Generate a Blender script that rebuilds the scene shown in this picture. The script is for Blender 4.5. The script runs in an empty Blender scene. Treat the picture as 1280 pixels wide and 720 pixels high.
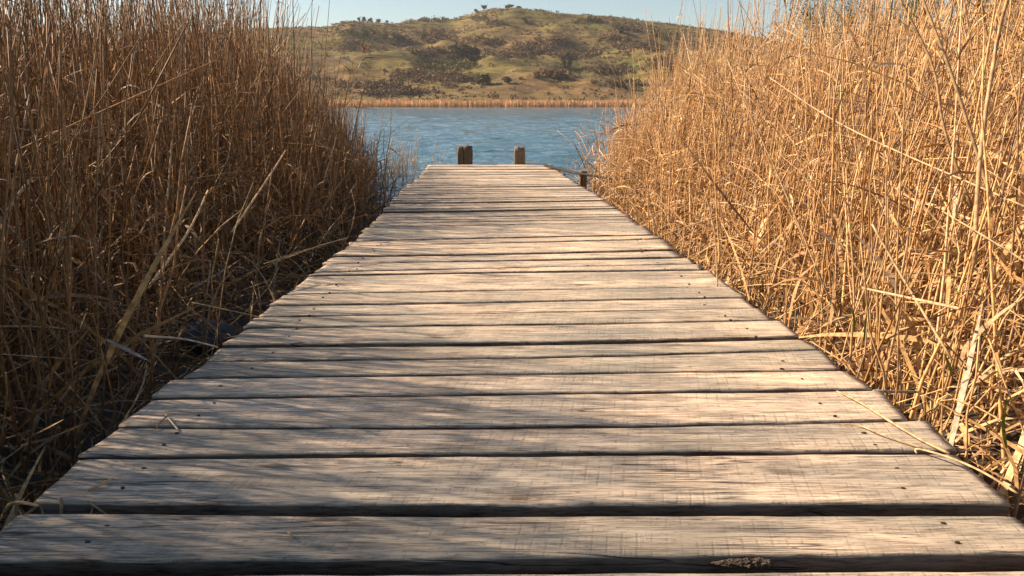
import bpy, bmesh, math, random
import numpy as np
from mathutils import Vector, noise as mnoise

random.seed(7)
RNG = np.random.default_rng(11)
S = bpy.context.scene
COL = S.collection
R = math.radians

# ------------------------------------------------------------------ camera, sky, sun, exposure
CAM_H = 0.75            # eye above the deck (deck top is z = 0)
F = 1034.0              # focal length in pixels of the 1280 wide photograph
HZ = 129.0              # horizon row
PITCH = math.atan((360 - HZ) / F)
WATER = -0.42
cam_d = bpy.data.cameras.new('camera'); cam = bpy.data.objects.new('camera', cam_d); COL.objects.link(cam)
cam_d.sensor_width = 36; cam_d.lens = F / 1280 * 36
cam_d.clip_start = 0.02; cam_d.clip_end = 6000
cam.location = (0, 0, CAM_H); cam.rotation_euler = (math.pi / 2 - PITCH, 0, 0)
S.camera = cam

SUN_AZ = R(-75)         # measured from straight ahead, negative is left
SUN_EL = R(34)
w = bpy.data.worlds.new('World'); S.world = w; w.use_nodes = True
nt = w.node_tree
bg = nt.nodes['Background']
sky = nt.nodes.new('ShaderNodeTexSky'); sky.sky_type = 'NISHITA'; sky.sun_disc = False
sky.sun_elevation = SUN_EL; sky.sun_rotation = SUN_AZ
sky.air_density = 1.0; sky.dust_density = 0.6; sky.ozone_density = 1.0
tn = nt.nodes.new('ShaderNodeMix'); tn.data_type = 'RGBA'; tn.blend_type = 'MULTIPLY'; tn.inputs[0].default_value = 1.0
tn.inputs[7].default_value = (0.97, 1.02, 1.0, 1)
nt.links.new(sky.outputs[0], tn.inputs[6]); nt.links.new(tn.outputs[2], bg.inputs[0]); bg.inputs[1].default_value = 0.051
sl = bpy.data.lights.new('sun', 'SUN'); so = bpy.data.objects.new('sun', sl); COL.objects.link(so)
sl.energy = 5.0; sl.angle = R(0.8); sl.color = (1.0, 0.735, 0.525)
sd = Vector((math.sin(SUN_AZ) * math.cos(SUN_EL), math.cos(SUN_AZ) * math.cos(SUN_EL), math.sin(SUN_EL)))
so.rotation_euler = sd.to_track_quat('Z', 'Y').to_euler()
S.view_settings.view_transform = 'Standard'; S.view_settings.look = 'None'
S.view_settings.exposure = 1.36; S.view_settings.gamma = 1.0
S.view_settings.use_curve_mapping = False
S.render.engine = 'CYCLES'
S.cycles.max_bounces = 6; S.cycles.transparent_max_bounces = 4

CP, SP = math.cos(PITCH), math.sin(PITCH)
def ray(px, py):
    a, b = px - 640, 360 - py
    return (a, b * SP + F * CP, b * CP - F * SP)
def on_z(px, py, z=0.0):
    d = ray(px, py); t = (z - CAM_H) / d[2]
    return (d[0] * t, d[1] * t, z)
def on_y(px, py, y):
    d = ray(px, py); t = y / d[1]
    return (d[0] * t, y, CAM_H + d[2] * t)

# ------------------------------------------------------------------ tags
def tag(o, label=None, cat=None, group=None, kind=None):
    if label: o['label'] = label
    if cat: o['category'] = cat
    if group: o['group'] = group
    if kind: o['kind'] = kind
    return o
def empty(name, loc):
    o = bpy.data.objects.new(name, None); COL.objects.link(o); o.location = loc
    o.empty_display_size = 0.1
    return o
def link(name, me, mat, parent=None, loc=None):
    o = bpy.data.objects.new(name, me); COL.objects.link(o)
    if mat: me.materials.append(mat)
    if parent:
        o.parent = parent
        if loc is None:
            o.location = (-parent.location[0], -parent.location[1], -parent.location[2])
    if loc is not None: o.location = loc
    return o

# ------------------------------------------------------------------ numpy value noise
def vnoise(x, y, seed=0):
    x = np.asarray(x, float); y = np.asarray(y, float)
    xi = np.floor(x).astype(np.int64); yi = np.floor(y).astype(np.int64)
    fx = x - xi; fy = y - yi
    fx = fx * fx * (3 - 2 * fx); fy = fy * fy * (3 - 2 * fy)
    def h(a, b):
        n = (a * 374761393 + b * 668265263 + seed * 974634777) & 0xffffffff
        n = ((n ^ (n >> 13)) * 1274126177) & 0xffffffff
        return ((n ^ (n >> 16)) & 0xffff) / 65535.0
    return (h(xi, yi) * (1 - fx) + h(xi + 1, yi) * fx) * (1 - fy) + (h(xi, yi + 1) * (1 - fx) + h(xi + 1, yi + 1) * fx) * fy
def fbm(x, y, oct=4, seed=0):
    s = 0; a = 0.5; t = 0
    for i in range(oct):
        s = s + a * vnoise(x * 2 ** i + 17.3 * i, y * 2 ** i + 5.1 * i, seed + i); t += a; a *= 0.5
    return s / t

# ------------------------------------------------------------------ fast mesh assembly
class Batch:
    def __init__(self): self.V = []; self.Q = []; self.C = []; self.n = 0
    def add(self, v, q, c):
        self.V.append(v); self.Q.append(q + self.n); self.C.append(c); self.n += len(v)
    def tubes(self, P, Rr, col, sides=4):
        """P n,k,3  Rr n,k  col n,3"""
        n, k, _ = P.shape
        d = P[:, -1] - P[:, 0]; d /= np.linalg.norm(d, axis=1, keepdims=True) + 1e-9
        ref = np.where(np.abs(d[:, 2:3]) > 0.8, np.array([[1., 0, 0]]), np.array([[0, 0, 1.]]))
        e1 = np.cross(d, ref); e1 /= np.linalg.norm(e1, axis=1, keepdims=True) + 1e-9
        e2 = np.cross(d, e1)
        ph = RNG.random(n) * 6.28
        V = np.empty((n, k, sides, 3))
        for s in range(sides):
            a = ph + 2 * math.pi * s / sides
            off = np.cos(a)[:, None] * e1 + np.sin(a)[:, None] * e2
            V[:, :, s] = P + off[:, None] * Rr[:, :, None]
        idx = np.arange(n * k * sides).reshape(n, k, sides)
        q = []
        for s in range(sides):
            s2 = (s + 1) % sides
            q.append(np.stack([idx[:, :-1, s], idx[:, :-1, s2], idx[:, 1:, s2], idx[:, 1:, s]], -1).reshape(-1, 4))
        # cap the tip and the foot (4 sides only)
        if sides == 4:
            q.append(idx[:, -1, :].reshape(-1, 4)); q.append(idx[:, 0, ::-1].reshape(-1, 4))
        self.add(V.reshape(-1, 3), np.concatenate(q), np.repeat(col, k * sides, 0))
    def ribbons(self, P, W, side, col):
        """side n,k,3 unit"""
        n, k, _ = P.shape
        V = np.stack([P - side * W[:, :, None] * 0.5, P + side * W[:, :, None] * 0.5], 2)
        idx = np.arange(n * k * 2).reshape(n, k, 2)
        q = np.stack([idx[:, :-1, 0], idx[:, :-1, 1], idx[:, 1:, 1], idx[:, 1:, 0]], -1).reshape(-1, 4)
        self.add(V.reshape(-1, 3), q, np.repeat(col, k * 2, 0))
    def build(self, name, mat, parent=None, loc=None, smooth=True):
        V = np.concatenate(self.V).astype(np.float32); Q = np.concatenate(self.Q).astype(np.int32)
        C = np.concatenate(self.C).astype(np.float32)
        me = bpy.data.meshes.new(name)
        me.vertices.add(len(V)); me.vertices.foreach_set('co', V.ravel())
        me.loops.add(Q.size); me.loops.foreach_set('vertex_index', Q.ravel())
        me.polygons.add(len(Q)); me.polygons.foreach_set('loop_start', np.arange(0, Q.size, 4, dtype=np.int32))
        try: me.polygons.foreach_set('loop_total', np.full(len(Q), 4, dtype=np.int32))
        except Exception: pass
        me.update(calc_edges=True)
        if smooth: me.polygons.foreach_set('use_smooth', np.ones(len(Q), dtype=bool))
        at = me.color_attributes.new('tint', 'FLOAT_COLOR', 'POINT')
        at.data.foreach_set('color', np.concatenate([C, np.ones((len(C), 1), np.float32)], 1).ravel())
        return link(name, me, mat, parent, loc)

def grid_mesh(X, Y, Z):
    ny, nx = X.shape
    V = np.stack([X, Y, Z], -1).reshape(-1, 3)
    i = np.arange(nx * ny).reshape(ny, nx)
    Q = np.stack([i[:-1, :-1], i[:-1, 1:], i[1:, 1:], i[1:, :-1]], -1).reshape(-1, 4)
    b = Batch(); b.add(V, Q, np.ones((len(V), 3)) * 0.5)
    return b

# ------------------------------------------------------------------ materials
def mat(name):
    m = bpy.data.materials.new(name); m.use_nodes = True
    return m, m.node_tree, m.node_tree.nodes['Principled BSDF']
def N(t, typ, **kw):
    n = t.nodes.new(typ)
    for k, v in kw.items():
        if k in ('operation', 'blend_type', 'data_type', 'noise_dimensions', 'attribute_name', 'wave_type', 'bands_direction', 'feature', 'interpolation_type'):
            setattr(n, k, v)
        else: n.inputs[k].default_value = v
    return n
def ramp(t, stops):
    r = t.nodes.new('ShaderNodeValToRGB'); e = r.color_ramp.elements
    while len(e) < len(stops): e.new(0.5)
    for el, (p, c) in zip(e, stops):
        el.position = p; el.color = (c[0], c[1], c[2], 1) if len(c) == 3 else c
    return r
def mixc(t, fac, a, b, mode='MIX'):
    m = t.nodes.new('ShaderNodeMix'); m.data_type = 'RGBA'; m.blend_type = mode
    if isinstance(fac, (int, float)): m.inputs[0].default_value = fac
    else: t.links.new(fac, m.inputs[0])
    for s, v in ((6, a), (7, b)):
        if isinstance(v, tuple): m.inputs[s].default_value = (*v, 1)
        else: t.links.new(v, m.inputs[s])
    return m.outputs[2]
def g3(v): return (v, v, v)
def mapped(t, scale, rand=True):
    tc = t.nodes.new('ShaderNodeTexCoord'); mp = t.nodes.new('ShaderNodeMapping')
    mp.inputs['Scale'].default_value = scale
    t.links.new(tc.outputs['Object'], mp.inputs[0])
    if rand:
        oi = t.nodes.new('ShaderNodeObjectInfo'); m = N(t, 'ShaderNodeMath', operation='MULTIPLY'); m.inputs[1].default_value = 47.0
        t.links.new(oi.outputs['Random'], m.inputs[0])
        cx = t.nodes.new('ShaderNodeCombineXYZ')
        for s in range(3): t.links.new(m.outputs[0], cx.inputs[s])
        t.links.new(cx.outputs[0], mp.inputs['Location'])
    return mp.outputs[0]

def wood_mat(name, along='X', tones=((0.34, 0.335, 0.29), (0.52, 0.455, 0.355), (0.72, 0.59, 0.44)), dark=0.55, saw=True, bump=0.75):
    m, t, p = mat(name); L = t.links
    def sc(a, b, c):
        return (a, b, c) if along == 'X' else (b, c, a)
    big = N(t, 'ShaderNodeTexNoise', Scale=1.0, Detail=3.0); L.new(mapped(t, sc(2.2, 6.0, 3.0)), big.inputs['Vector'])
    gr = N(t, 'ShaderNodeTexNoise', Scale=1.0, Detail=6.0, Roughness=0.65, Distortion=0.35); L.new(mapped(t, sc(2.2, 62.0, 40.0)), gr.inputs['Vector'])
    fine = N(t, 'ShaderNodeTexNoise', Scale=1.0, Detail=3.0, Roughness=0.7); L.new(mapped(t, sc(16.0, 240.0, 150.0)), fine.inputs['Vector'])
    r = ramp(t, ((0.30, tones[0]), (0.5, tones[1]), (0.68, tones[2]))); L.new(big.outputs[0], r.inputs[0])
    oi = t.nodes.new('ShaderNodeObjectInfo')
    pr = ramp(t, ((0.0, (0.76, 0.78, 0.78)), (0.5, g3(1.0)), (1.0, (1.20, 1.15, 1.08)))); L.new(oi.outputs['Random'], pr.inputs[0])
    c = mixc(t, 1.0, r.outputs[0], pr.outputs[0], 'MULTIPLY')
    g = ramp(t, ((0.34, g3(0.30)), (0.43, g3(0.80)), (0.60, g3(1.2)))); L.new(gr.outputs[0], g.inputs[0])
    c = mixc(t, 0.7, c, g.outputs[0], 'MULTIPLY')
    f2 = ramp(t, ((0.36, g3(0.30)), (0.50, g3(0.92)), (0.62, g3(1.18)))); L.new(fine.outputs[0], f2.inputs[0])
    c = mixc(t, 0.85, c, f2.outputs[0], 'MULTIPLY')
    # grey weathered and mossy blotches
    bl = N(t, 'ShaderNodeTexNoise', Scale=1.0, Detail=5.0, Roughness=0.6); L.new(mapped(t, sc(4.5, 9.0, 9.0)), bl.inputs['Vector'])
    br = ramp(t, ((0.50, g3(0)), (0.66, g3(1)))); L.new(bl.outputs[0], br.inputs[0])
    mt = N(t, 'ShaderNodeMath', operation='MULTIPLY'); L.new(br.outputs[0], mt.inputs[0]); mt.inputs[1].default_value = dark
    c = mixc(t, mt.outputs[0], c, (0.19, 0.185, 0.155))
    # little dark specks and bark flecks
    sp = N(t, 'ShaderNodeTexNoise', Scale=1.0, Detail=4.0, Roughness=0.75); L.new(mapped(t, sc(45.0, 110.0, 90.0)), sp.inputs['Vector'])
    sr = ramp(t, ((0.60, g3(0)), (0.68, g3(0.8)))); L.new(sp.outputs[0], sr.inputs[0])
    c = mixc(t, sr.outputs[0], c, (0.10, 0.08, 0.06))
    # long fine drying cracks
    cr = N(t, 'ShaderNodeTexNoise', Scale=1.0, Detail=2.0, Roughness=0.5, Distortion=0.2); L.new(mapped(t, sc(1.6, 34.0, 20.0)), cr.inputs['Vector'])
    cm = ramp(t, ((0.478, g3(0)), (0.496, g3(1)), (0.514, g3(0)))); L.new(cr.outputs[0], cm.inputs[0])
    cl = N(t, 'ShaderNodeTexNoise', Scale=1.0, Detail=1.0); L.new(mapped(t, sc(3.0, 9.0, 9.0)), cl.inputs['Vector'])
    clr = ramp(t, ((0.52, g3(0)), (0.60, g3(1)))); L.new(cl.outputs[0], clr.inputs[0])
    cmul = N(t, 'ShaderNodeMath', operation='MULTIPLY'); L.new(cm.outputs[0], cmul.inputs[0]); L.new(clr.outputs[0], cmul.inputs[1])
    c = mixc(t, cmul.outputs[0], c, (0.07, 0.055, 0.045))
    # knots
    if along == 'X':
        vo = N(t, 'ShaderNodeTexVoronoi', Scale=1.0, Randomness=1.0); vm = mapped(t, (2.6, 8.0, 5.0)); L.new(vm, vo.inputs['Vector'])
        kr = ramp(t, ((0.0, g3(1.0)), (0.055, g3(0.75)), (0.07, g3(0.15)), (0.10, g3(0.45)), (0.16, g3(0)))); L.new(vo.outputs['Distance'], kr.inputs[0])
        c = mixc(t, kr.outputs[0], c, (0.12, 0.08, 0.05))
    # heights
    add = N(t, 'ShaderNodeMath', operation='MULTIPLY_ADD'); L.new(gr.outputs[0], add.inputs[0]); add.inputs[1].default_value = 0.8; L.new(fine.outputs[0], add.inputs[2])
    hsum = add.outputs[0]
    sub = N(t, 'ShaderNodeMath', operation='MULTIPLY_ADD'); L.new(cmul.outputs[0], sub.inputs[0]); sub.inputs[1].default_value = -1.5; L.new(hsum, sub.inputs[2]); hsum = sub.outputs[0]
    if saw:
        # band-saw marks: fine lines straight across the board, in clusters
        tc = t.nodes.new('ShaderNodeTexCoord'); mp = t.nodes.new('ShaderNodeMapping'); mp.inputs['Rotation'].default_value = (0, 0, R(9))
        L.new(tc.outputs['Object'], mp.inputs[0])
        wv = N(t, 'ShaderNodeTexWave', wave_type='BANDS', bands_direction='X', Scale=12.0, Distortion=0.35, Detail=2.0); wv.inputs['Detail Scale'].default_value = 2.5
        L.new(mp.outputs[0], wv.inputs['Vector'])
        wr = ramp(t, ((0.0, g3(1)), (0.16, g3(0)))); L.new(wv.outputs['Fac'], wr.inputs[0])
        wv2 = N(t, 'ShaderNodeTexNoise', Scale=1.0, Detail=3.0, Roughness=0.6)
        L.new(mapped(t, (170.0, 14.0, 10.0)), wv2.inputs['Vector'])
        wr2 = ramp(t, ((0.50, g3(0)), (0.70, g3(0.55)))); L.new(wv2.outputs[0], wr2.inputs[0])
        mx = N(t, 'ShaderNodeMath', operation='MAXIMUM'); L.new(wr.outputs[0], mx.inputs[0]); L.new(wr2.outputs[0], mx.inputs[1])
        cn = N(t, 'ShaderNodeTexNoise', Scale=1.0, Detail=4.0, Roughness=0.7); L.new(mapped(t, (7.0, 26.0, 5.0)), cn.inputs['Vector'])
        cnr = ramp(t, ((0.44, g3(0.0)), (0.60, g3(0.9)))); L.new(cn.outputs[0], cnr.inputs[0])
        mm = N(t, 'ShaderNodeMath', operation='MULTIPLY'); L.new(mx.outputs[0], mm.inputs[0]); L.new(cnr.outputs[0], mm.inputs[1])
        m3 = N(t, 'ShaderNodeMath', operation='MULTIPLY'); L.new(mm.outputs[0], m3.inputs[0]); m3.inputs[1].default_value = 0.34
        c = mixc(t, m3.outputs[0], c, (0.15, 0.13, 0.11))
        s2 = N(t, 'ShaderNodeMath', operation='MULTIPLY_ADD'); L.new(mm.outputs[0], s2.inputs[0]); s2.inputs[1].default_value = -0.25; L.new(hsum, s2.inputs[2]); hsum = s2.outputs[0]
    bp = N(t, 'ShaderNodeBump', Strength=bump, Distance=0.003); L.new(hsum, bp.inputs['Height'])
    L.new(bp.outputs[0], p.inputs['Normal']); L.new(c, p.inputs['Base Color'])
    p.inputs['Roughness'].default_value = 0.78; p.inputs['Specular IOR Level'].default_value = 0.3
    return m

M_PLANK = wood_mat('weathered_plank_wood')
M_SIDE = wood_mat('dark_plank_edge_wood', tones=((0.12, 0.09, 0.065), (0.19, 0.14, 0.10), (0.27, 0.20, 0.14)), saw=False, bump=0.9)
M_POST = wood_mat('rough_post_wood', along='Z', tones=((0.11, 0.085, 0.058), (0.19, 0.145, 0.095), (0.30, 0.225, 0.14)), dark=0.5, saw=False, bump=0.9)
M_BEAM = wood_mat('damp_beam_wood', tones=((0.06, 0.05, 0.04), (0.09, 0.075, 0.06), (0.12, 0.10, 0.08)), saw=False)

def tinted_mat(name, transl=0.25, rough=0.55, noise_scale=60, spec=0.35, var=0.5):
    m, t, p = mat(name); L = t.links
    a = t.nodes.new('ShaderNodeAttribute'); a.attribute_name = 'tint'
    n = N(t, 'ShaderNodeTexNoise', Scale=noise_scale, Detail=2.0)
    tc = t.nodes.new('ShaderNodeTexCoord'); L.new(tc.outputs['Object'], n.inputs['Vector'])
    r = ramp(t, ((0.3, g3(1 - var)), (0.6, g3(1.1)))); L.new(n.outputs[0], r.inputs[0])
    c = mixc(t, 1.0, a.outputs['Color'], r.outputs[0], 'MULTIPLY')
    L.new(c, p.inputs['Base Color']); p.inputs['Roughness'].default_value = rough; p.inputs['Specular IOR Level'].default_value = spec
    if transl:
        tr = t.nodes.new('ShaderNodeBsdfTranslucent'); L.new(c, tr.inputs[0])
        mx = t.nodes.new('ShaderNodeMixShader'); mx.inputs[0].default_value = transl
        out = t.nodes['Material Output']
        L.new(p.outputs[0], mx.inputs[1]); L.new(tr.outputs[0], mx.inputs[2]); L.new(mx.outputs[0], out.inputs[0])
    return m
M_REED = tinted_mat('dry_reed', 0.10, spec=0.25)
M_FARREED = tinted_mat('far_dry_reed', 0.2, noise_scale=0.8, rough=0.8)
M_TWIG = tinted_mat('twigs_and_leaves', 0.15, rough=0.85, noise_scale=1.5, spec=0.1)

# ground under the reeds
m, t, p = mat('dark_marsh_mud'); L = t.links; M_MUD = m
n = N(t, 'ShaderNodeTexNoise', Scale=9.0, Detail=8.0, Roughness=0.7); tc = t.nodes.new('ShaderNodeTexCoord'); L.new(tc.outputs['Object'], n.inputs['Vector'])
r = ramp(t, ((0.3, (0.018, 0.015, 0.011)), (0.55, (0.045, 0.035, 0.024)), (0.75, (0.10, 0.07, 0.042)))); L.new(n.outputs[0], r.inputs[0])
L.new(r.outputs[0], p.inputs['Base Color']); p.inputs['Roughness'].default_value = 0.8
b_ = N(t, 'ShaderNodeBump', Strength=0.8, Distance=0.03); L.new(n.outputs[0], b_.inputs['Height']); L.new(b_.outputs[0], p.inputs['Normal'])

# water
m, t, p = mat('lake_water'); L = t.links; M_WATER = m
tc = t.nodes.new('ShaderNodeTexCoord')
def wn(scale, sx, sy, det, rot=0, dist=0.0):
    mp = t.nodes.new('ShaderNodeMapping'); mp.inputs['Scale'].default_value = (sx, sy, 1); mp.inputs['Rotation'].default_value = (0, 0, R(rot))
    L.new(tc.outputs['Object'], mp.inputs[0])
    n = N(t, 'ShaderNodeTexNoise', Scale=scale, Detail=det, Roughness=0.5, Distortion=dist); L.new(mp.outputs[0], n.inputs['Vector']); return n
a = wn(1.0, 1.1, 2.6, 2.0, 8, 0.4); b = wn(1.0, 6.5, 10.0, 3.0, -12, 0.3); c2 = wn(1.0, 0.12, 0.4, 2.0, 5)
ad = N(t, 'ShaderNodeMath', operation='MULTIPLY_ADD'); L.new(b.outputs[0], ad.inputs[0]); ad.inputs[1].default_value = 0.22; L.new(a.outputs[0], ad.inputs[2])
ad2 = N(t, 'ShaderNodeMath', operation='MULTIPLY_ADD'); L.new(c2.outputs[0], ad2.inputs[0]); ad2.inputs[1].default_value = 1.2; L.new(ad.outputs[0], ad2.inputs[2])
bp = N(t, 'ShaderNodeBump', Strength=1.0, Distance=0.10); L.new(ad2.outputs[0], bp.inputs['Height']); L.new(bp.outputs[0], p.inputs['Normal'])
p.inputs['Base Color'].default_value = (0.05, 0.125, 0.175, 1); p.inputs['Roughness'].default_value = 0.07; p.inputs['IOR'].default_value = 1.33
p.inputs['Specular IOR Level'].default_value = 0.5

# hill grass
m, t, p = mat('hill_grass'); L = t.links; M_HILL = m
tc = t.nodes.new('ShaderNodeTexCoord')
def hn(sx, sy, sz, det, ro=0.6, rot=0):
    mp = t.nodes.new('ShaderNodeMapping'); mp.inputs['Scale'].default_value = (sx, sy, sz); mp.inputs['Rotation'].default_value = (0, R(rot), 0)
    L.new(tc.outputs['Object'], mp.inputs[0])
    n = N(t, 'ShaderNodeTexNoise', Scale=1.0, Detail=det, Roughness=ro, Distortion=0.5); L.new(mp.outputs[0], n.inputs['Vector']); return n
n1 = hn(0.014, 0.012, 0.05, 5)
r1 = ramp(t, ((0.36, (0.20, 0.130, 0.056)), (0.50, (0.135, 0.112, 0.038)), (0.66, (0.088, 0.092, 0.025)))); L.new(n1.outputs[0], r1.inputs[0])
n2 = hn(0.05, 0.05, 0.45, 6, 0.75, 6)
r2 = ramp(t, ((0.41, g3(0.42)), (0.49, g3(0.90)), (0.62, g3(1.35)))); L.new(n2.outputs[0], r2.inputs[0])
c = mixc(t, 0.9, r1.outputs[0], r2.outputs[0], 'MULTIPLY')
n3 = hn(0.035, 0.035, 0.12, 6, 0.7, -8)
r3 = ramp(t, ((0.49, g3(0)), (0.60, g3(0.85)))); L.new(n3.outputs[0], r3.inputs[0])
c = mixc(t, r3.outputs[0], c, (0.10, 0.072, 0.043))
n4 = hn(0.5, 0.5, 1.2, 4, 0.7)
r4 = ramp(t, ((0.35, g3(0.62)), (0.6, g3(1.1)))); L.new(n4.outputs[0], r4.inputs[0])
c = mixc(t, 0.8, c, r4.outputs[0], 'MULTIPLY')
# flat land by the shore is dry yellow
sx = t.nodes.new('ShaderNodeSeparateXYZ'); L.new(tc.outputs['Object'], sx.inputs[0])
mr = N(t, 'ShaderNodeMapRange'); mr.inputs['From Min'].default_value = 1.0; mr.inputs['From Max'].default_value = 14.0; mr.inputs['To Min'].default_value = 0.25; mr.inputs['To Max'].default_value = 0.0
L.new(sx.outputs[2], mr.inputs[0])
c = mixc(t, mr.outputs[0], c, (0.20, 0.135, 0.07))
L.new(c, p.inputs['Base Color']); p.inputs['Roughness'].default_value = 0.95; p.inputs['Specular IOR Level'].default_value = 0.1
b_ = N(t, 'ShaderNodeBump', Strength=0.7, Distance=1.2); L.new(n2.outputs[0], b_.inputs['Height']); L.new(b_.outputs[0], p.inputs['Normal'])

def plain(name, col, rough=0.8, noise=0.4, scale=40):
    m, t, p = mat(name); L = t.links
    tc = t.nodes.new('ShaderNodeTexCoord'); n = N(t, 'ShaderNodeTexNoise', Scale=scale, Detail=4.0); L.new(tc.outputs['Object'], n.inputs['Vector'])
    r = ramp(t, ((0.3, tuple(v * (1 - noise) for v in col)), (0.7, tuple(v * (1 + noise * 0.5) for v in col)))); L.new(n.outputs[0], r.inputs[0])
    L.new(r.outputs[0], p.inputs['Base Color']); p.inputs['Roughness'].default_value = rough
    return m
M_NAIL = plain('rusty_nail', (0.03, 0.022, 0.018), 0.6)
M_BARK = plain('dark_bark', (0.02, 0.016, 0.012), 0.9, scale=60)
M_CRUMB = plain('rotten_wood_crumbs', (0.11, 0.085, 0.06), 0.9, noise=0.8, scale=220)
M_STONE = plain('grey_stone', (0.07, 0.078, 0.085), 0.8)
M_TRUNK = plain('tree_bark', (0.07, 0.055, 0.04), 0.9, scale=4)

# ------------------------------------------------------------------ far land: one height field
sky_px = [(-900, 75), (-500, 62), (-200, 70), (0, 62), (200, 45), (340, 34), (384, 33), (410, 33), (424, 28), (440, 25.6), (470, 28), (496, 29), (512, 25), (540, 25), (564, 25), (588, 17),
          (614, 10), (643, 10), (676, 15), (702, 16.5), (768, 20), (807, 26), (843, 30), (900, 38), (960, 49), (1040, 68), (1120, 88), (1300, 105), (1700, 112), (2400, 90)]
_r = []; _s = []
for X, Y in sky_px:
    d = ray(X, Y); _r.append(d[0] / d[1]); _s.append(d[2] / d[1])
SHORE = 262.0
def crest_dist(r):
    return 600 + 60 * np.sin(r * 5 + 0.6) + 40 * np.sin(r * 13 + 2)
def land(x, y):
    r = x / np.maximum(y, 1)
    s = np.interp(r, _r, _s)
    D = crest_dist(r)
    Hc = CAM_H + s * D
    u = np.clip((y - SHORE - 14) / (D - SHORE - 14), 0, None)
    uu = np.clip(u, 0, 1)
    prof = 0.62 * uu + 0.38 * (uu * uu * (3 - 2 * uu))
    prof = prof + 0.055 * np.sin(uu * 3.14 * 3 + r * 14) * uu * (1 - uu) * 2
    z = Hc * prof
    bump = (fbm(x / 50, y / 80, 4, 3) - 0.5) * 26 + (fbm((x + y * .5) / 22, (y - x * .3) / 30, 3, 9) - 0.5) * 6
    z = z + bump * np.clip(uu * 5, 0, 1) * np.clip((1 - uu) * 2.2, 0, 1) ** 1.3
    # terraces of old vineyards
    st = 3.2; k = z / st; kf = k - np.floor(k)
    ter = (np.floor(k) + np.clip(kf * 2.2 - 0.6, 0, 1)) * st
    tw = np.clip((fbm(x / 55, y / 55, 2, 21) - 0.42) * 6, 0, 1) * np.clip(uu * 6, 0, 1) * np.clip((1 - uu) * 6, 0, 1)
    z = z * (1 - 0.55 * tw) + ter * 0.55 * tw
    z = np.where(u > 1, Hc - (u - 1) * 30 - (u - 1) ** 2 * 8, z)
    sh = SHORE + 3 * np.sin(x / 37.0) + 1.5 * np.sin(x / 11.0)
    flat = np.clip((y - sh + 6) / 6, 0, 1)
    z = z - 0.25 - 1.6 * (1 - flat)
    return z
xs = np.concatenate([np.linspace(-1500, -260, 60, endpoint=False), np.linspace(-260, 330, 330, endpoint=False), np.linspace(330, 1500, 60)])
ys = np.concatenate([np.linspace(245, 700, 260, endpoint=False), np.linspace(700, 1500, 40)])
GX, GY = np.meshgrid(xs, ys)
o = grid_mesh(GX, GY, land(GX, GY)).build('hills', M_HILL); tag(o, kind='structure')

# lake surface: one sheet, with real wind ripples where they can be told apart
rows = [-60, -10, 1.0]; yv = 3.0
while yv < 255: rows.append(yv); yv += max(0.045, yv * 0.0055)
rows += [256, 300, 600, 1400]
rows = np.array(rows)
cf = np.linspace(-1, 1, 420)
half = np.clip(np.abs(rows) * 0.42, 6, 120)
Xr = np.concatenate([np.full((len(rows), 1), -2500.), cf[None] * half[:, None], np.full((len(rows), 1), 2500.)], 1)
Yr = np.repeat(rows[:, None], Xr.shape[1], 1)
Zr = np.zeros_like(Xr)
for i_, (wl, amp, ang) in enumerate(((3.1, .016, 8), (2.3, .013, -14), (1.55, .012, 22), (1.15, .010, -5), (0.83, .0075, 35), (0.62, .0060, -28), (0.45, .0045, 12), (0.33, .003, -40))):
    ca, sa = math.sin(R(ang)), math.cos(R(ang))
    ph = 5.0 * (fbm(Xr / (wl * 3.2), Yr / (wl * 2.4), 2, 50 + i_) - 0.5) * 2 + i_ * 1.7
    q_ = np.sin((Xr * ca + Yr * sa) * 2 * math.pi / wl + ph)
    fade = np.clip(1.6 - (Yr * 0.0055) / (wl * 0.3), 0, 1)
    Zr += amp * (1 - np.abs(q_) * 0.6 + 0.6 * q_ - 0.5) * fade * (0.35 + 1.3 * vnoise(Xr / (wl * 2.1), Yr / (wl * 2.7), 80 + i_))
em = np.clip((1 - np.abs(np.linspace(-1, 1, Xr.shape[1])[None])) * 12, 0, 1) * np.clip((255 - Yr) / 10, 0, 1) * np.clip((Yr - 1) / 3, 0, 1)
tag(grid_mesh(Xr, Yr, WATER + Zr * em * 1.7).build('lake_water', M_WATER), kind='structure')

# marsh ground beneath the reed beds, dipping under the water further out
xs = np.linspace(-14, 16, 200); ys = np.linspace(-8, 22, 200)
GX, GY = np.meshgrid(xs, ys)
edgeL = 7.5 + 0.0 * GX
lvl = np.where(GX < 0, 0.10 - np.clip(GY - 5.0, 0, 3) * 0.10 + np.clip(-GX - 2.0, 0, 3) * 0.04, 0.10 - np.clip(GY - 6.0, 0, 3) * 0.10 + np.clip(GX - 2.0, 0, 3) * 0.04)
lvl = lvl - 0.25 * np.exp(-(GX / 0.8) ** 2)
GZ = WATER + lvl + (fbm(GX * 2.2, GY * 2.2, 4, 5) - 0.5) * 0.16 - np.clip(GY - 14, 0, 8) * 0.1 - np.clip(-3 - GY, 0, 8) * 0.1
GZ -= np.clip(np.abs(GX - 1) - 10, 0, 9) * 0.2
tag(grid_mesh(GX, GY, GZ).build('marsh_ground', M_MUD), kind='structure')

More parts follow.
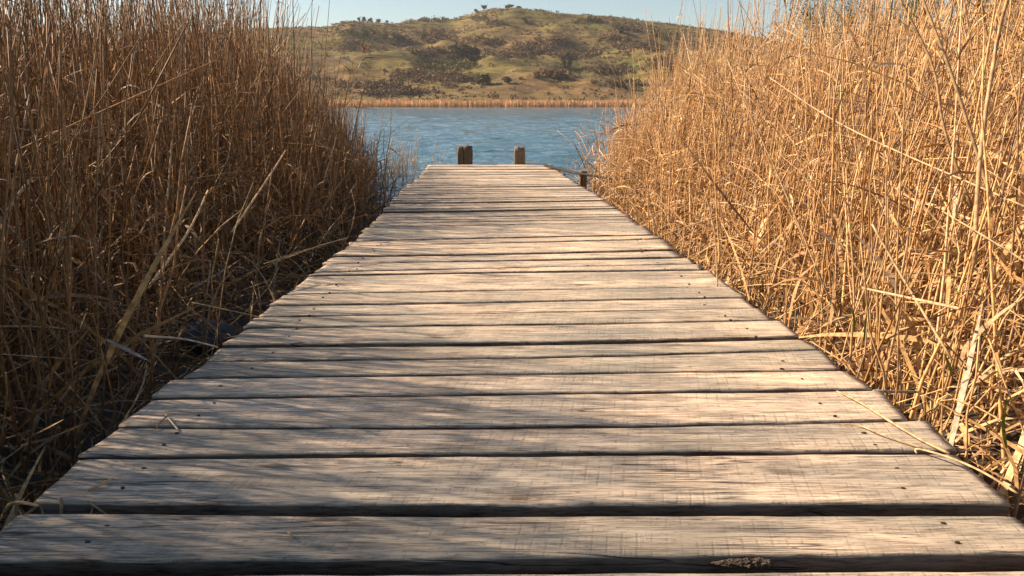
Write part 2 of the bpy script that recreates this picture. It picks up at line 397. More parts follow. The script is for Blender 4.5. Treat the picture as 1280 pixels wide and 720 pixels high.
# ------------------------------------------------------------------ jetty
LEFT = [(-75, 720), (-40, 693), (20, 642), (100, 573), (148, 530), (190, 497), (225, 472), (255, 451), (275, 432), (305, 409), (325, 396), (340, 381), (358, 367), (373, 357), (393, 340), (407, 328),
        (415, 319), (435, 306), (442, 301), (450, 294.7), (454, 288.7), (470, 274.7), (476.7, 267), (483, 258.7), (496, 244), (502, 237), (512.7, 228.7), (520.7, 225), (529, 216), (535, 206)]
RIGHT = [(1362, 720), (1335, 693), (1275, 638), (1202, 566), (1145, 525), (1093, 488), (1057, 462), (1022, 438), (1000, 420), (971, 400), (950, 385), (930, 372), (917, 357.7), (897, 347), (888, 337), (870, 329),
         (844, 311.7), (827, 296), (807, 284.7), (790, 271), (778, 263), (758, 251), (745.7, 242), (732, 234), (719.7, 227.4), (709, 220), (698, 211), (690, 205)]
def interp_edge(tbl, y):
    ys_ = [a[1] for a in tbl][::-1]; xs_ = [a[0] for a in tbl][::-1]
    return float(np.interp(y, ys_, xs_))
# seams between boards: rows (left end, x = 640, right end) of the front edge of the farther board, and the gap to the back edge of the nearer one, px at x = 640
SEAMS = [  # L, M, R, gap
 (700, 693.5, 690, 20), (627, 629.0, 629, 14), (570, 565.5, 563.5, 5.0), (530, 530.8, 522, 4.0), (497, 492.0, 487, 2.6), (472, 466, 461, 2.0), (451, 446.6, 437.5, 1.0), (431, 427.8, 420, 2.8),
 (408, 404.2, 398, 1.8), (395.5, 390.3, 384.5, 1.4), (380.5, 375.6, 370.5, 1.0), (367, 361.6, 356.8, 1.0), (357, 352.4, 346.6, 0.6), (344.5, 340, 336.2, 0.9), (338.8, 333.2, 328.6, 0.8),
 (328.0, 324, 320, 1.1), (319.2, 316.2, 311.2, 0.7), (311.8, 309.2, 305.2, 0.3), (306.4, 302.3, 297.4, 0.5), (300.6, 296.1, 292.6, 0.7), (294, 291, 288.0, 0.4), (288.6, 285, 281.6, 0.3), (283, 280.2, 277, 0.25),
 (278.6, 276.1, 273, 0.5), (275.0, 273, 270, 0.5), (271.6, 269.2, 266, 0.7), (268, 265.8, 262.6, 0.2), (264.4, 262.2, 259.4, 0.7), (260.6, 258.6, 256.4, 0.8), (256.6, 254.7, 252.6, 0.4), (253.6, 252, 250.2, 0.3),
 (250.8, 249.4, 247.6, 0.2), (248.6, 247.1, 245.2, 0.5), (245.6, 244.2, 242.6, 0.2), (242.8, 241.4, 240, 0.4), (240.4, 239.2, 238, 0.2), (238.0, 236.9, 235.8, 0.4), (235.8, 234.9, 234, 0.2), (233.9, 232.9, 232, 0.35),
 (231.6, 230.7, 229.8, 0.2), (229.2, 228.4, 227.6, 0.4), (226.6, 225.9, 225.2, 0.15), (224.4, 223.9, 223.2, 0.2), (222.8, 222.3, 221.8, 0.35), (220.8, 220.3, 219.8, 0.15), (218.6, 218.2, 217.8, 0.2),
 (216.6, 216.2, 215.8, 0.15), (214.8, 214.4, 214.1, 0.35), (213.0, 212.8, 212.6, 0.1), (211.6, 211.4, 211.2, 0.3), (209.9, 209.7, 209.5, 0.1), (208.1, 207.9, 207.7, 0.3)]
FAR_END = (206.2, 205.8, 205.4)
SEAMS = [(s[0], s[1], s[2], s[3] + (0.4 if s[1] < 345 and s[3] >= 0.3 else 0.0)) for s in SEAMS]
def seam_world(L_, M_, R_):
    a = on_z(interp_edge(LEFT, L_), L_); b = on_z(640, M_); c = on_z(interp_edge(RIGHT, R_), R_)
    return a, b, c
boards = []   # (front_pts, back_pts) three world points each
prev_back = None
front = seam_world(*SEAMS[0][:3])
# nearest boards, mostly below the frame: built by stepping back from the first seam
lines_front = [seam_world(s[0], s[1], s[2]) for s in SEAMS]                    # front edge of board behind seam i
lines_back = [seam_world(s[0] + s[3], s[1] + s[3], s[2] + s[3] * 0.9) for s in SEAMS]  # back edge of board in front of seam i
yb = lines_back[0]
for k in range(4):   # four boards towards and under the camera
    wv = 0.205 + 0.02 * math.sin(k * 2.1)
    f_ = tuple((p[0] * 1.0, p[1] - wv + 0.01 * math.sin(k + i), 0) for i, p in enumerate(yb))
    boards.append((f_, yb))
    yb = tuple((p[0], p[1] - 0.03, 0) for p in f_)
for i in range(len(SEAMS)):
    fr = lines_front[i]
    bk = lines_back[i + 1] if i + 1 < len(SEAMS) else seam_world(*FAR_END)
    boards.append((fr, bk))

def quad3(pts, x):
    (x0, y0, _), (x1, y1, _), (x2, y2, _) = pts
    return (y0 * (x - x1) * (x - x2) / ((x0 - x1) * (x0 - x2)) + y1 * (x - x0) * (x - x2) / ((x1 - x0) * (x1 - x2)) + y2 * (x - x0) * (x - x1) / ((x2 - x0) * (x2 - x1)))

jetty = empty('jetty', (0, 5, 0))
tag(jetty, 'long jetty of grey weathered cross planks running out between two reed beds to the lake', 'jetty')
DECK_L = []; DECK_R = []
def make_board(k, fr, bk):
    xl = (fr[0][0] + bk[0][0]) / 2 + random.uniform(-0.012, 0.012); xr = (fr[2][0] + bk[2][0]) / 2 + random.uniform(-0.012, 0.012)
    yc = (fr[1][1] + bk[1][1]) / 2
    DECK_L.append((yc, xl)); DECK_R.append((yc, xr))
    near = yc < 4
    n = 90 if near else 36
    T = random.uniform(0.036, 0.046)
    lift = random.uniform(-0.003, 0.003); sd_ = random.uniform(0, 99)
    roll = random.uniform(-0.003, 0.003)
    tw = random.uniform(-0.003, 0.003)
    gapmin = 0.0015
    amp = 0.0075 if near else 0.006
    verts = []; P = 14
    slantL = random.uniform(-0.02, 0.02); slantR = random.uniform(-0.02, 0.02)
    cx, cy = (xl + xr) / 2, yc
    for i in range(n + 1):
        u = i / n
        for j in range(P):
            # profile, going round: back-bottom .. front-bottom .. top
            pass
        x = xl + (xr - xl) * u
        yf = quad3(fr, x) if True else 0
        ybk = quad3(bk, x)
        nf = mnoise.noise(Vector((x * 2.2, sd_, 0))) * amp + mnoise.noise(Vector((x * 14, sd_, 3))) * 0.0022
        nb = mnoise.noise(Vector((x * 2.2, sd_ + 9, 0))) * amp + mnoise.noise(Vector((x * 14, sd_ + 9, 3))) * 0.0022
        yf = yf + abs(nf) + gapmin * 0.5; ybk = ybk - abs(nb) - gapmin * 0.5
        warp = mnoise.noise(Vector((x * 0.9, sd_, 7))) * 0.003
        e = 0.004 + 0.0025 * mnoise.noise(Vector((x * 7, sd_, 5)))
        e = max(e, 0.0015)
        wdt = ybk - yf
        prof = [(0, -T), (-0.0, -T * 0.5), (0.0, -e * 1.6), (e * 0.35, -e * 0.45), (e * 1.5, 0.0), (wdt * 0.3, -0.0008), (wdt * 0.5, -0.0015), (wdt * 0.7, -0.0008), (wdt - e * 1.5, 0.0), (wdt - e * 0.35, -e * 0.45), (wdt, -e * 1.6), (wdt, -T * 0.5), (wdt, -T), (wdt * 0.5, -T)]
        xo = 0
        for (py_, pz) in prof:
            v = py_ / wdt - 0.5
            zz = pz + lift + warp + roll * v * 2 + tw * (u - 0.5) * v * 2
            xx = x + (slantL * v * (1 - u) + slantR * v * u)
            if i in (0, n):
                xx += (mnoise.noise(Vector((v * 6, sd_, 11 + i))) * 0.007)
                zz -= 0.002
            verts.append((xx - cx, yf + py_ - cy, zz))
    faces = []
    for i in range(n):
        for j in range(P):
            a = i * P + j; b = i * P + (j + 1) % P; c = (i + 1) * P + (j + 1) % P; d = (i + 1) * P + j
            faces.append((a, b, c, d))
    faces.append(tuple(range(P - 1, -1, -1))); faces.append(tuple(range(n * P, n * P + P)))
    me = bpy.data.meshes.new('plank'); me.from_pydata(verts, [], faces)
    me.polygons.foreach_set('use_smooth', [True] * (len(faces) - 2) + [False, False])
    me.update()
    bm = bmesh.new(); bm.from_mesh(me); bmesh.ops.recalc_face_normals(bm, faces=bm.faces); bm.to_mesh(me); bm.free()
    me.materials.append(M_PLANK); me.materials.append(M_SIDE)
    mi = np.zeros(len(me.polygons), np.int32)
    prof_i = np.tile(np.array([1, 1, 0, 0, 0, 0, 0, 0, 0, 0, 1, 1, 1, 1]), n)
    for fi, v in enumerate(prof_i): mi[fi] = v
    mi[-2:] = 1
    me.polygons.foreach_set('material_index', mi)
    o = link('plank', me, None, jetty, loc=(cx - jetty.location[0], cy - jetty.location[1], 0))
    return o, cx, cy, xl, xr, lift
nail_me = None
def nail_mesh():
    bm = bmesh.new()
    rr = 0.0038
    ring0 = [bm.verts.new((rr * math.cos(a) * (1 + 0.2 * math.sin(3 * a)), rr * 0.8 * math.sin(a), 0.0012)) for a in np.linspace(0, 6.283, 11)[:-1]]
    ring1 = [bm.verts.new((rr * 1.15 * math.cos(a), rr * 0.95 * math.sin(a), -0.006)) for a in np.linspace(0, 6.283, 11)[:-1]]
    bm.faces.new(ring0)
    for i in range(10):
        bm.faces.new((ring1[i], ring1[(i + 1) % 10], ring0[(i + 1) % 10], ring0[i]))
    me = bpy.data.meshes.new('nail'); bm.to_mesh(me); bm.free(); me.materials.append(M_NAIL); return me
nail_me = nail_mesh()
for k, (fr, bk) in enumerate(boards):
    o, cx, cy, xl, xr, lift = make_board(k, fr, bk)
    if 3 <= k <= 22:
        wd = bk[1][1] - fr[1][1]
        for sx_ in (xl + 0.17, xr - 0.17):
            for q in ((-0.2, 0.24) if wd > 0.1 else (0.0,)):
                nl = bpy.data.objects.new('nail', nail_me); COL.objects.link(nl); nl.parent = o
                nl.location = (sx_ - cx + random.uniform(-0.02, 0.02), wd * q + random.uniform(-0.008, 0.008), 0.0005 + lift)
                nl.scale = (random.uniform(0.9, 1.5), 1, 1)
DECK_L.sort(); DECK_R.sort()
_yl = [a[0] for a in DECK_L]; _xl = [a[1] for a in DECK_L]; _yr = [a[0] for a in DECK_R]; _xr = [a[1] for a in DECK_R]
def edgeL_(y): return np.interp(y, _yl, _xl)
def edgeR_(y): return np.interp(y, _yr, _xr)
Y_END = _yl[-1] + 0.1
print('deck near', _yl[:6], _xl[:6], _xr[:6], 'end', Y_END, _xl[-1], _xr[-1], 'widths', [round(b[1][1][1] - b[0][1][1], 3) for b in boards])

def box_mesh(name, corners, wob=0.003, seg=24):
    """timber between two end centres with half sizes"""
    (a, b, hw, hh) = corners
    a = Vector(a); b = Vector(b); d = (b - a).normalized(); s = d.cross(Vector((0, 0, 1)))
    if s.length < 0.1: s = Vector((1, 0, 0))
    s.normalize(); u = s.cross(d)
    V = []; Fc = []
    prof = [(-1, -1), (1, -1), (1, 1), (-1, 1)]
    for i in range(seg + 1):
        c = a.lerp(b, i / seg)
        for (p_, q_) in prof:
            nn = mnoise.noise(Vector((i * 0.7, p_ * 3, q_ * 5))) * wob
            V.append(c + s * (p_ * (hw + nn)) + u * (q_ * (hh + nn)))
    for i in range(seg):
        for j in range(4):
            Fc.append((i * 4 + j, i * 4 + (j + 1) % 4, (i + 1) * 4 + (j + 1) % 4, (i + 1) * 4 + j))
    Fc.append((3, 2, 1, 0)); Fc.append(tuple(seg * 4 + j for j in range(4)))
    me = bpy.data.meshes.new(name); me.from_pydata([tuple(v) for v in V], [], Fc)
    bm = bmesh.new(); bm.from_mesh(me); bmesh.ops.recalc_face_normals(bm, faces=bm.faces)
    bmesh.ops.bevel(bm, geom=[e for e in bm.edges if len(e.link_faces) == 2 and e.calc_face_angle(0) > 1.0], offset=0.004, segments=1)
    bm.to_mesh(me); bm.free(); return me
for off in (0.17,):
    link('stringer', box_mesh('stringer', ((float(edgeL_(0.6)) + off, 0.5, -0.105), (float(edgeL_(Y_END)) + off, Y_END - 0.05, -0.105), 0.04, 0.055)), M_BEAM, jetty)
    link('stringer', box_mesh('stringer', ((float(edgeR_(0.6)) - off, 0.5, -0.105), (float(edgeR_(Y_END)) - off * 0.8, Y_END - 0.05, -0.105), 0.04, 0.055)), M_BEAM, jetty)

def post_mesh(name, base, top, half, seed, groove=False, sides=64, seg=30):
    """a rough hewn post: squarish, grooved, with a worn uneven top"""
    base = Vector(base); top = Vector(top); V = []; Fc = []
    rnd = random.Random(seed)
    for i in range(seg + 1):
        c = base.lerp(top, i / seg)
        for j in range(sides):
            a = 2 * math.pi * j / sides
            sq = 1 / max(abs(math.cos(a)), abs(math.sin(a))) ** 0.72
            r_ = half * sq * (0.86 + 0.12 * mnoise.noise(Vector((math.cos(a) * 1.5, math.sin(a) * 1.5, seed + i * 0.12))) + 0.05 * mnoise.noise(Vector((math.cos(a) * 6, math.sin(a) * 6, seed + i * 0.05))))
            if groove:
                for ga, gw, gd in ((-1.78, 0.06, 0.26 if seed < 5 or seed > 9 else 0.14), (0.9, 0.15, 0.2), (2.9, 0.1, 0.2)):
                    dd = abs((a - ga + math.pi) % (2 * math.pi) - math.pi)
                    if dd < gw * 2: r_ *= 1 - gd * math.exp(-(dd / gw) ** 2)
            z = 0
            if i >= seg - 1: r_ *= (0.97 if i == seg - 1 else 0.9)
            if i == seg: z = 0.018 * mnoise.noise(Vector((math.cos(a) * 2, math.sin(a) * 2, seed)))
            V.append((c.x + r_ * math.cos(a), c.y + r_ * math.sin(a), c.z + z))
    for i in range(seg):
        for j in range(sides):
            Fc.append((i * sides + j, i * sides + (j + 1) % sides, (i + 1) * sides + (j + 1) % sides, (i + 1) * sides + j))
    n0 = len(V); V.append((top.x, top.y, top.z - 0.006)); V.append(tuple(base))
    for j in range(sides):
        Fc.append((seg * sides + j, seg * sides + (j + 1) % sides, n0)); Fc.append((j, n0 + 1, (j + 1) % sides))
    me = bpy.data.meshes.new(name); me.from_pydata(V, [], Fc)
    bm = bmesh.new(); bm.from_mesh(me); bmesh.ops.recalc_face_normals(bm, faces=bm.faces); bm.to_mesh(me); bm.free()
    me.polygons.foreach_set('use_smooth', [True] * len(me.polygons)); return me
# piles below the deck edge (parts of the jetty)
for yy in (2.0, 4.6, 7.4, Y_END - 0.35):
    for (ex, sg) in ((float(edgeL_(yy)) + 0.09, 1), (float(edgeR_(yy)) - 0.09, -1)):
        link('pile', post_mesh('pile', (ex, yy, -1.1), (ex, yy, -0.052), 0.038, yy + sg), M_POST, jetty)

# two posts rising at the end of the jetty
def end_post(x0, x1, ytop, seed, lean, label):
    d = Y_END + 0.13
    a = on_y((x0 + x1) / 2, ytop, d); half = (x1 - x0) / 2 / F * d / CP * 1.03
    me = post_mesh('mooring_post', (a[0] - lean * 1.3, d, -1.2), (a[0], d, a[2]), half, seed, groove=True)
    ob = link('mooring_post', me, M_POST); tag(ob, label, 'post')
end_post(571, 591.5, 182.5, 3.3, 0.0, 'thick rough wooden post with a long split, left behind the jetty end')
end_post(642, 657, 184, 8.1, 0.012, 'slimmer wooden post with a dark hollow near its top, right behind the jetty end')

# stump and dark pole on the right of the jetty's end
sx0 = on_z(727, 229, 0)
me = post_mesh('wooden_stake', (sx0[0] + 0.03, sx0[1] + 0.3, -1.1), (sx0[0] + 0.04, sx0[1] + 0.3, 0.09), 0.042, 5.7, groove=True)
tag(link('wooden_stake', me, M_POST), 'dark weathered stake standing in the reeds beside the right edge of the jetty', 'stake')

class Stalk(Batch): pass
def path_tube(name, pts, r0, r1, mat_, col=(0.5, 0.36, 0.2), sides=6, knots=0.0):
    P = np.array(pts, float)[None]; k = P.shape[1]
    rr = np.linspace(r0, r1, k)[None].copy()
    b = Batch()
    # explicit frame tube with caps, sides=4 keeps caps
    n = 1; d = P[:, -1] - P[:, 0]
    V = []; Fc = []
    for i in range(k):
        a = Vector(P[0, max(0, i - 1)]); c = Vector(P[0, min(k - 1, i + 1)]); dd = (c - a).normalized()
        s = dd.cross(Vector((0.13, 0.2, 0.97))).normalized(); u = s.cross(dd)
        for j in range(sides):
            an = 2 * math.pi * j / sides
            q = rr[0, i] * (1 + knots * mnoise.noise(Vector((i * 1.3, an, r0 * 100))))
            V.append(tuple(Vector(P[0, i]) + s * math.cos(an) * q + u * math.sin(an) * q))
    for i in range(k - 1):
        for j in range(sides):
            Fc.append((i * sides + j, i * sides + (j + 1) % sides, (i + 1) * sides + (j + 1) % sides, (i + 1) * sides + j))
    Fc.append(tuple(range(sides))[::-1]); Fc.append(tuple((k - 1) * sides + j for j in range(sides)))
    me = bpy.data.meshes.new(name); me.from_pydata(V, [], Fc)
    bm = bmesh.new(); bm.from_mesh(me); bmesh.ops.recalc_face_normals(bm, faces=bm.faces); bm.to_mesh(me); bm.free()
    me.polygons.foreach_set('use_smooth', [True] * len(me.polygons))
    at = me.color_attributes.new('tint', 'FLOAT_COLOR', 'POINT')
    at.data.foreach_set('color', np.tile(np.array([*col, 1.0], np.float32), len(V)))
    return link(name, me, mat_)
def smooth_pts(ctrl, n=14):
    ctrl = [Vector(c) for c in ctrl]
    if len(ctrl) == 2: return [ctrl[0].lerp(ctrl[1], i / (n - 1)) for i in range(n)]
    out = []
    m_ = len(ctrl) - 1
    for i in range(n):
        t_ = i / (n - 1) * m_; s_ = min(int(t_), m_ - 1); f_ = t_ - s_
        p0 = ctrl[max(s_ - 1, 0)]; p1 = ctrl[s_]; p2 = ctrl[s_ + 1]; p3 = ctrl[min(s_ + 2, m_)]
        out.append(0.5 * ((2 * p1) + (p2 - p0) * f_ + (2 * p0 - 5 * p1 + 4 * p2 - p3) * f_ ** 2 + (3 * p1 - p0 - 3 * p2 + p3) * f_ ** 3))
    return out
pa = on_z(681, 207, 0.03); pb = (sx0[0] - 0.01, sx0[1] + 0.22, 0.075); 
ctrl = [(pa[0], pa[1], 0.035), (pa[0] + 0.25, pa[1] - 0.9, 0.028), pb, (sx0[0] + 0.34, sx0[1] - 0.25, 0.05)]
tag(path_tube('wooden_pole', smooth_pts(ctrl, 26), 0.019, 0.010, M_BARK, sides=9, knots=0.35), 'thin dark crooked pole lying from the far right jetty corner to the stake', 'pole')

# ------------------------------------------------------------------ reeds
PAL = np.array([[0.53, 0.345, 0.15], [0.60, 0.41, 0.20], [0.41, 0.24, 0.10], [0.48, 0.315, 0.15], [0.62, 0.46, 0.27], [0.33, 0.19, 0.085], [0.36, 0.28, 0.20]])
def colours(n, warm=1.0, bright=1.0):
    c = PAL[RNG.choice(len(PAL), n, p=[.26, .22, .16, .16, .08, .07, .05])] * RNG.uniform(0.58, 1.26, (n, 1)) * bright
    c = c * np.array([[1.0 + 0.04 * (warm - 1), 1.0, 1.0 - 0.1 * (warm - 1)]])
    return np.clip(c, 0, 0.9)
def unit(v): return v / (np.linalg.norm(v, axis=-1, keepdims=True) + 1e-9)

def stalks(b, base, H, bright=1.0, hue=(1, 1, 1), lean_sd=0.07, wind=(0.03, 0.0), leaves=3.0, rad=0.0050, col=None, leaf_low=False, broken=0.12, leafw=1.0, leaf_scale=1.0):
    n = len(base)
    if n == 0: return
    k = 8
    t_ = np.linspace(0, 1, k)[None, :, None]
    lean = RNG.normal(0, lean_sd, (n, 2)) + np.array(wind)
    big = RNG.random(n) < 0.10; lean[big] += RNG.normal(0, 0.28, (big.sum(), 2))
    curve = RNG.normal(0, 0.07, (n, 2)) + np.array(wind) * 0.8
    P = np.zeros((n, k, 3))
    tt = t_[:, :, 0]
    P[:, :, 0] = base[:, 0:1] + H[:, None] * (lean[:, 0:1] * tt + curve[:, 0:1] * tt ** 2)
    P[:, :, 1] = base[:, 1:2] + H[:, None] * (lean[:, 1:2] * tt + curve[:, 1:2] * tt ** 2)
    P[:, :, 2] = base[:, 2:3] + H[:, None] * tt * np.sqrt(np.clip(1 - (lean ** 2).sum(1), 0.2, 1))[:, None]
    wob = RNG.normal(0, 0.006, (n, k, 2)); wob[:, 0] = 0; P[:, :, :2] += wob
    # snapped stems: the part above the break folds over
    br = np.where(RNG.random(n) < broken)[0]
    if len(br):
        kb = RNG.integers(3, 6, len(br)); az = RNG.random(len(br)) * 6.28; dr = RNG.uniform(-0.9, 0.5, len(br))
        dv = np.stack([np.cos(az), np.sin(az), dr], -1); dv = unit(dv)
        seg = H[br] / (k - 1)
        for q in range(len(br)):
            for j in range(kb[q] + 1, k):
                P[br[q], j] = P[br[q], kb[q]] + dv[q] * seg[q] * (j - kb[q]) + np.array([0, 0, -0.02 * (j - kb[q]) ** 2])
    over = ((P[:, :, 0] > edgeL_(P[:, :, 1]) + 0.06) & (P[:, :, 0] < edgeR_(P[:, :, 1]) - 0.06) & (P[:, :, 1] < Y_END)).any(1)
    over |= ((np.abs(P[:, :, 0]) < 0.95) & (P[:, :, 1] < 0.7)).any(1)
    P = P[~over]; H = H[~over]; n = len(P)
    if col is not None: col = col[~over]
    r0 = rad * RNG.uniform(0.6, 1.35, (n, 1))
    Rr = r0 * np.linspace(1.05, 0.38, k)[None]
    c = colours(n, bright=bright) * np.array([hue]) if col is None else col
    b.tubes(P, Rr, c, 4)
    # leaves
    nl = RNG.poisson(leaves, n); idx = np.repeat(np.arange(n), nl); m_ = len(idx)
    if m_ == 0: return
    tl = RNG.random(m_) ** (2.0 if leaf_low else 1.2) * 0.92 + 0.04
    f = tl * (k - 1); i0 = np.minimum(f.astype(int), k - 2); fr_ = (f - i0)[:, None]
    st = P[idx, i0] * (1 - fr_) + P[idx, i0 + 1] * fr_
    az = RNG.random(m_) * 6.28
    el0 = RNG.uniform(0.25, 1.35, m_)
    dead = RNG.random(m_) < 0.4; el0[dead] = RNG.uniform(-1.3, 0.2, dead.sum())
    ln = RNG.uniform(0.08, 0.38, m_) * leaf_scale * (1.15 - 0.65 * tl)
    kk = 5
    LP = np.zeros((m_, kk, 3)); LP[:, 0] = st
    hd = np.stack([np.cos(az), np.sin(az), np.zeros(m_)], -1)
    droop = RNG.uniform(0.1, 0.55, m_)
    el = el0.copy(); az2 = az.copy()
    for j in range(1, kk):
        hd = np.stack([np.cos(az2) * np.cos(el), np.sin(az2) * np.cos(el), np.sin(el)], -1)
        LP[:, j] = LP[:, j - 1] + hd * (ln / (kk - 1))[:, None]
        el = np.maximum(el - droop, -1.5); az2 = az2 + RNG.normal(0, 0.25, m_)
    sd0 = np.stack([-np.sin(az), np.cos(az), RNG.normal(0, 0.5, m_)], -1); sd0 = unit(sd0)
    sd1 = unit(sd0 + RNG.normal(0, 0.5, (m_, 3)))
    tt2 = np.linspace(0, 1, kk)[None, :, None]
    side = unit(sd0[:, None] * (1 - tt2) + sd1[:, None] * tt2)
    W = (RNG.uniform(0.004, 0.013, m_) * leafw)[:, None] * np.array([0.75, 1.0, 0.9, 0.65, 0.12])[None]
    b.ribbons(LP, W, side, colours(m_, bright=1.05 * bright) * np.array([hue]))

def litter(b, base, ln, elev=(0.0, 0.9), rad=0.003, bright=1.0, ribbon=0.5, cols=None):
    """broken stems and curled dead leaves lying and leaning at all angles"""
    n = len(base); k = 5
    az = RNG.random(n) * 6.28; el = RNG.uniform(elev[0], elev[1], n)
    bend = RNG.normal(0, 0.28, n); baz = RNG.normal(0, 0.25, n)
    P = np.zeros((n, k, 3)); P[:, 0] = base
    for j in range(1, k):
        d = np.stack([np.cos(az) * np.cos(el), np.sin(az) * np.cos(el), np.sin(el)], -1)
        P[:, j] = P[:, j - 1] + d * (ln / (k - 1))[:, None]
        el = el - np.abs(bend) * 0.6; az = az + baz
    over = ((P[:, :, 0] > edgeL_(P[:, :, 1]) + 0.05) & (P[:, :, 0] < edgeR_(P[:, :, 1]) - 0.05) & (P[:, :, 2] > -0.1)).any(1)
    P = P[~over]; n = len(P); 
    if cols is not None: cols = cols[~over]
    isr = RNG.random(n) < ribbon
    c = colours(n, bright=bright) if cols is None else cols
    a = ~isr
    if a.any(): b.tubes(P[a], rad * RNG.uniform(0.5, 1.3, (a.sum(), 1)) * np.linspace(1, 0.6, k)[None], c[a], 4)
    if isr.any():
        m_ = isr.sum(); s0 = unit(RNG.normal(0, 1, (m_, 3))); s1 = unit(s0 + RNG.normal(0, 0.7, (m_, 3)))
        tt2 = np.linspace(0, 1, k)[None, :, None]; side = unit(s0[:, None] * (1 - tt2) + s1[:, None] * tt2)
        b.ribbons(P[isr], (RNG.random(m_) ** 1.8 * 0.016 + 0.004)[:, None] * np.array([0.6, 1, 1, 0.7, 0.15])[None], side, c[isr])

def scatter(x0, x1, y0, y1, dens):
    n = int((x1 - x0) * (y1 - y0) * dens)
    return np.stack([RNG.uniform(x0, x1, n), RNG.uniform(y0, y1, n)], -1)
def gz(x, y):
    return np.full(len(x), WATER - 0.05)

def in_view(p, margin=1.2, ymin=-0.3):
    return (np.abs(p[:, 0]) < 0.66 * np.maximum(p[:, 1], 0) + margin) & (p[:, 1] > ymin)

# ---- left bed
p = scatter(-9, -0.8, -1.5, 15.5, 190)
d = edgeL_(p[:, 1]) - p[:, 0]
recess = np.exp(-((p[:, 1] - 3.75) / 0.95) ** 2)
dmin = 0.14 + 0.25 * recess + np.clip(p[:, 1] - 6.5, 0, 99) * 0.15 + 0.10 * np.sin(p[:, 1] * 1.7)
far_end = 13.8 + 0.8 * np.sin(p[:, 0] * 1.3)
keep = (d > dmin) & (p[:, 1] < far_end) & (in_view(p, 3.4, -1.5))
dd = d - dmin
# the first half metre beside the deck is trampled and thin
dn = np.clip(0.14 + dd * 1.0, 0, 1)
nearp = p[:, 1] < 6.5
keep &= RNG.random(len(p)) < np.where(nearp, dn, np.clip(0.35 + dd, 0, 1)) * np.clip(0.55 + 0.9 * (fbm(p[:, 0] * 1.1, p[:, 1] * 1.1, 2, 31)), 0.3, 1)
# far stems in deep bed are hidden: thin them
keep &= (RNG.random(len(p)) < np.where(d > 4.0, 0.6, 1.0))
p = p[keep]; dd = dd[keep]; recess = recess[keep]
slope = np.interp(p[:, 1], [2.7, 2.8, 7.5, 10, 13], [1.5, 1.3, 1.3, 0.85, 0.7]) * (1 - recess) + 0.62 * recess
Hh = np.clip(np.interp(p[:, 1], [7.5, 11], [0.75, 0.55]) + dd * slope, 0, 2.05) + 1.0 * np.clip(dd - 1.1, 0, 1) * np.clip((-p[:, 0] - 0.62 * p[:, 1] - 0.3) * 2, 0, 1) * np.clip((3.7 - p[:, 1]) * 1.5, 0, 1) + RNG.normal(0, 0.2, len(p)) + (fbm(p[:, 0] * .8, p[:, 1] * .8, 2, 8) - 0.5) * 0.5  # includes height added to stems out of view at left, to shade front planks
Hh = np.clip(Hh, 0.35, 3.5)
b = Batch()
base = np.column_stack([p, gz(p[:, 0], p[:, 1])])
stalks(b, base, Hh, wind=(0.02, -0.02), leaves=2.6, lean_sd=0.085, bright=0.58, hue=(1.0, 0.90, 0.86))  # stems darkened: the bed's shade is put into their colour
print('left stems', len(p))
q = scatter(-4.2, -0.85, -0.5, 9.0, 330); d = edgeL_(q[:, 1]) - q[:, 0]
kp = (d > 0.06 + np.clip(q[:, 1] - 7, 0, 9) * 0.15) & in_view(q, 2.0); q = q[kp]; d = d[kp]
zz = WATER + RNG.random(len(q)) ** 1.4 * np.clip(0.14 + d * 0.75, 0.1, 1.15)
litter(b, np.column_stack([q, zz]), RNG.random(len(q)) ** 1.5 * 0.75 + 0.1, elev=(-0.4, 1.2), bright=0.68, rad=0.0036, ribbon=0.6)  # litter colour lowered too, carrying the bed's shade
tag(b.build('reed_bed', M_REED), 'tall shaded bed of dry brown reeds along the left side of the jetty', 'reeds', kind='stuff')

# ---- right bed
p = scatter(0.5, 12, -1.2, 19, 125)
d = p[:, 0] - edgeR_(p[:, 1])
dmin = 0.09 + np.clip(p[:, 1] - 7.5, 0, 99) * 0.165 + 0.05 * np.sin(p[:, 1] * 2.1)
keep = (d > dmin) & (p[:, 1] < 15 + 0.8 * np.sin(p[:, 0] * 1.1)) & in_view(p, 1.6, -1.2)
dd = d - dmin
keep &= RNG.random(len(p)) < np.clip(0.45 + dd * 0.9, 0, 1)
keep &= (RNG.random(len(p)) < np.where(d > 4.5, 0.6, 1.0))
p = p[keep]; dd = dd[keep]
Hh = np.clip(0.85 + dd * np.interp(p[:, 1], [0, 6, 9], [1.1, 1.0, 0.7]) , 0, 1.8) + RNG.normal(0, 0.2, len(p)) + (fbm(p[:, 0] * .8, p[:, 1] * .8, 2, 18) - 0.5) * 0.5
tall = RNG.random(len(p)) < 0.26; Hh[tall] += RNG.uniform(0.1, 0.8, tall.sum()) * np.clip(dd[tall], 0, 1)
Hh = np.clip(Hh, 0.4, 3.1)
b = Batch()
base = np.column_stack([p, gz(p[:, 0], p[:, 1])])
stalks(b, base, Hh, wind=(0.06, 0.01), bright=1.10, hue=(1.03, 1.0, 0.98), leaves=4.0, lean_sd=0.11, leafw=1.2, leaf_low=True, broken=0.2)
print('right stems', len(p))
q = scatter(0.7, 6.0, 0.3, 10.0, 330); d = q[:, 0] - edgeR_(q[:, 1])
kp = (d > 0.05) & in_view(q, 1.0); q = q[kp]; d = d[kp]
zz = WATER + RNG.random(len(q)) ** 1.1 * np.clip(0.25 + d * 1.0, 0.1, 1.6)
litter(b, np.column_stack([q, zz]), RNG.uniform(0.12, 0.75, len(q)), elev=(-0.4, 1.2), bright=1.15, ribbon=0.6)
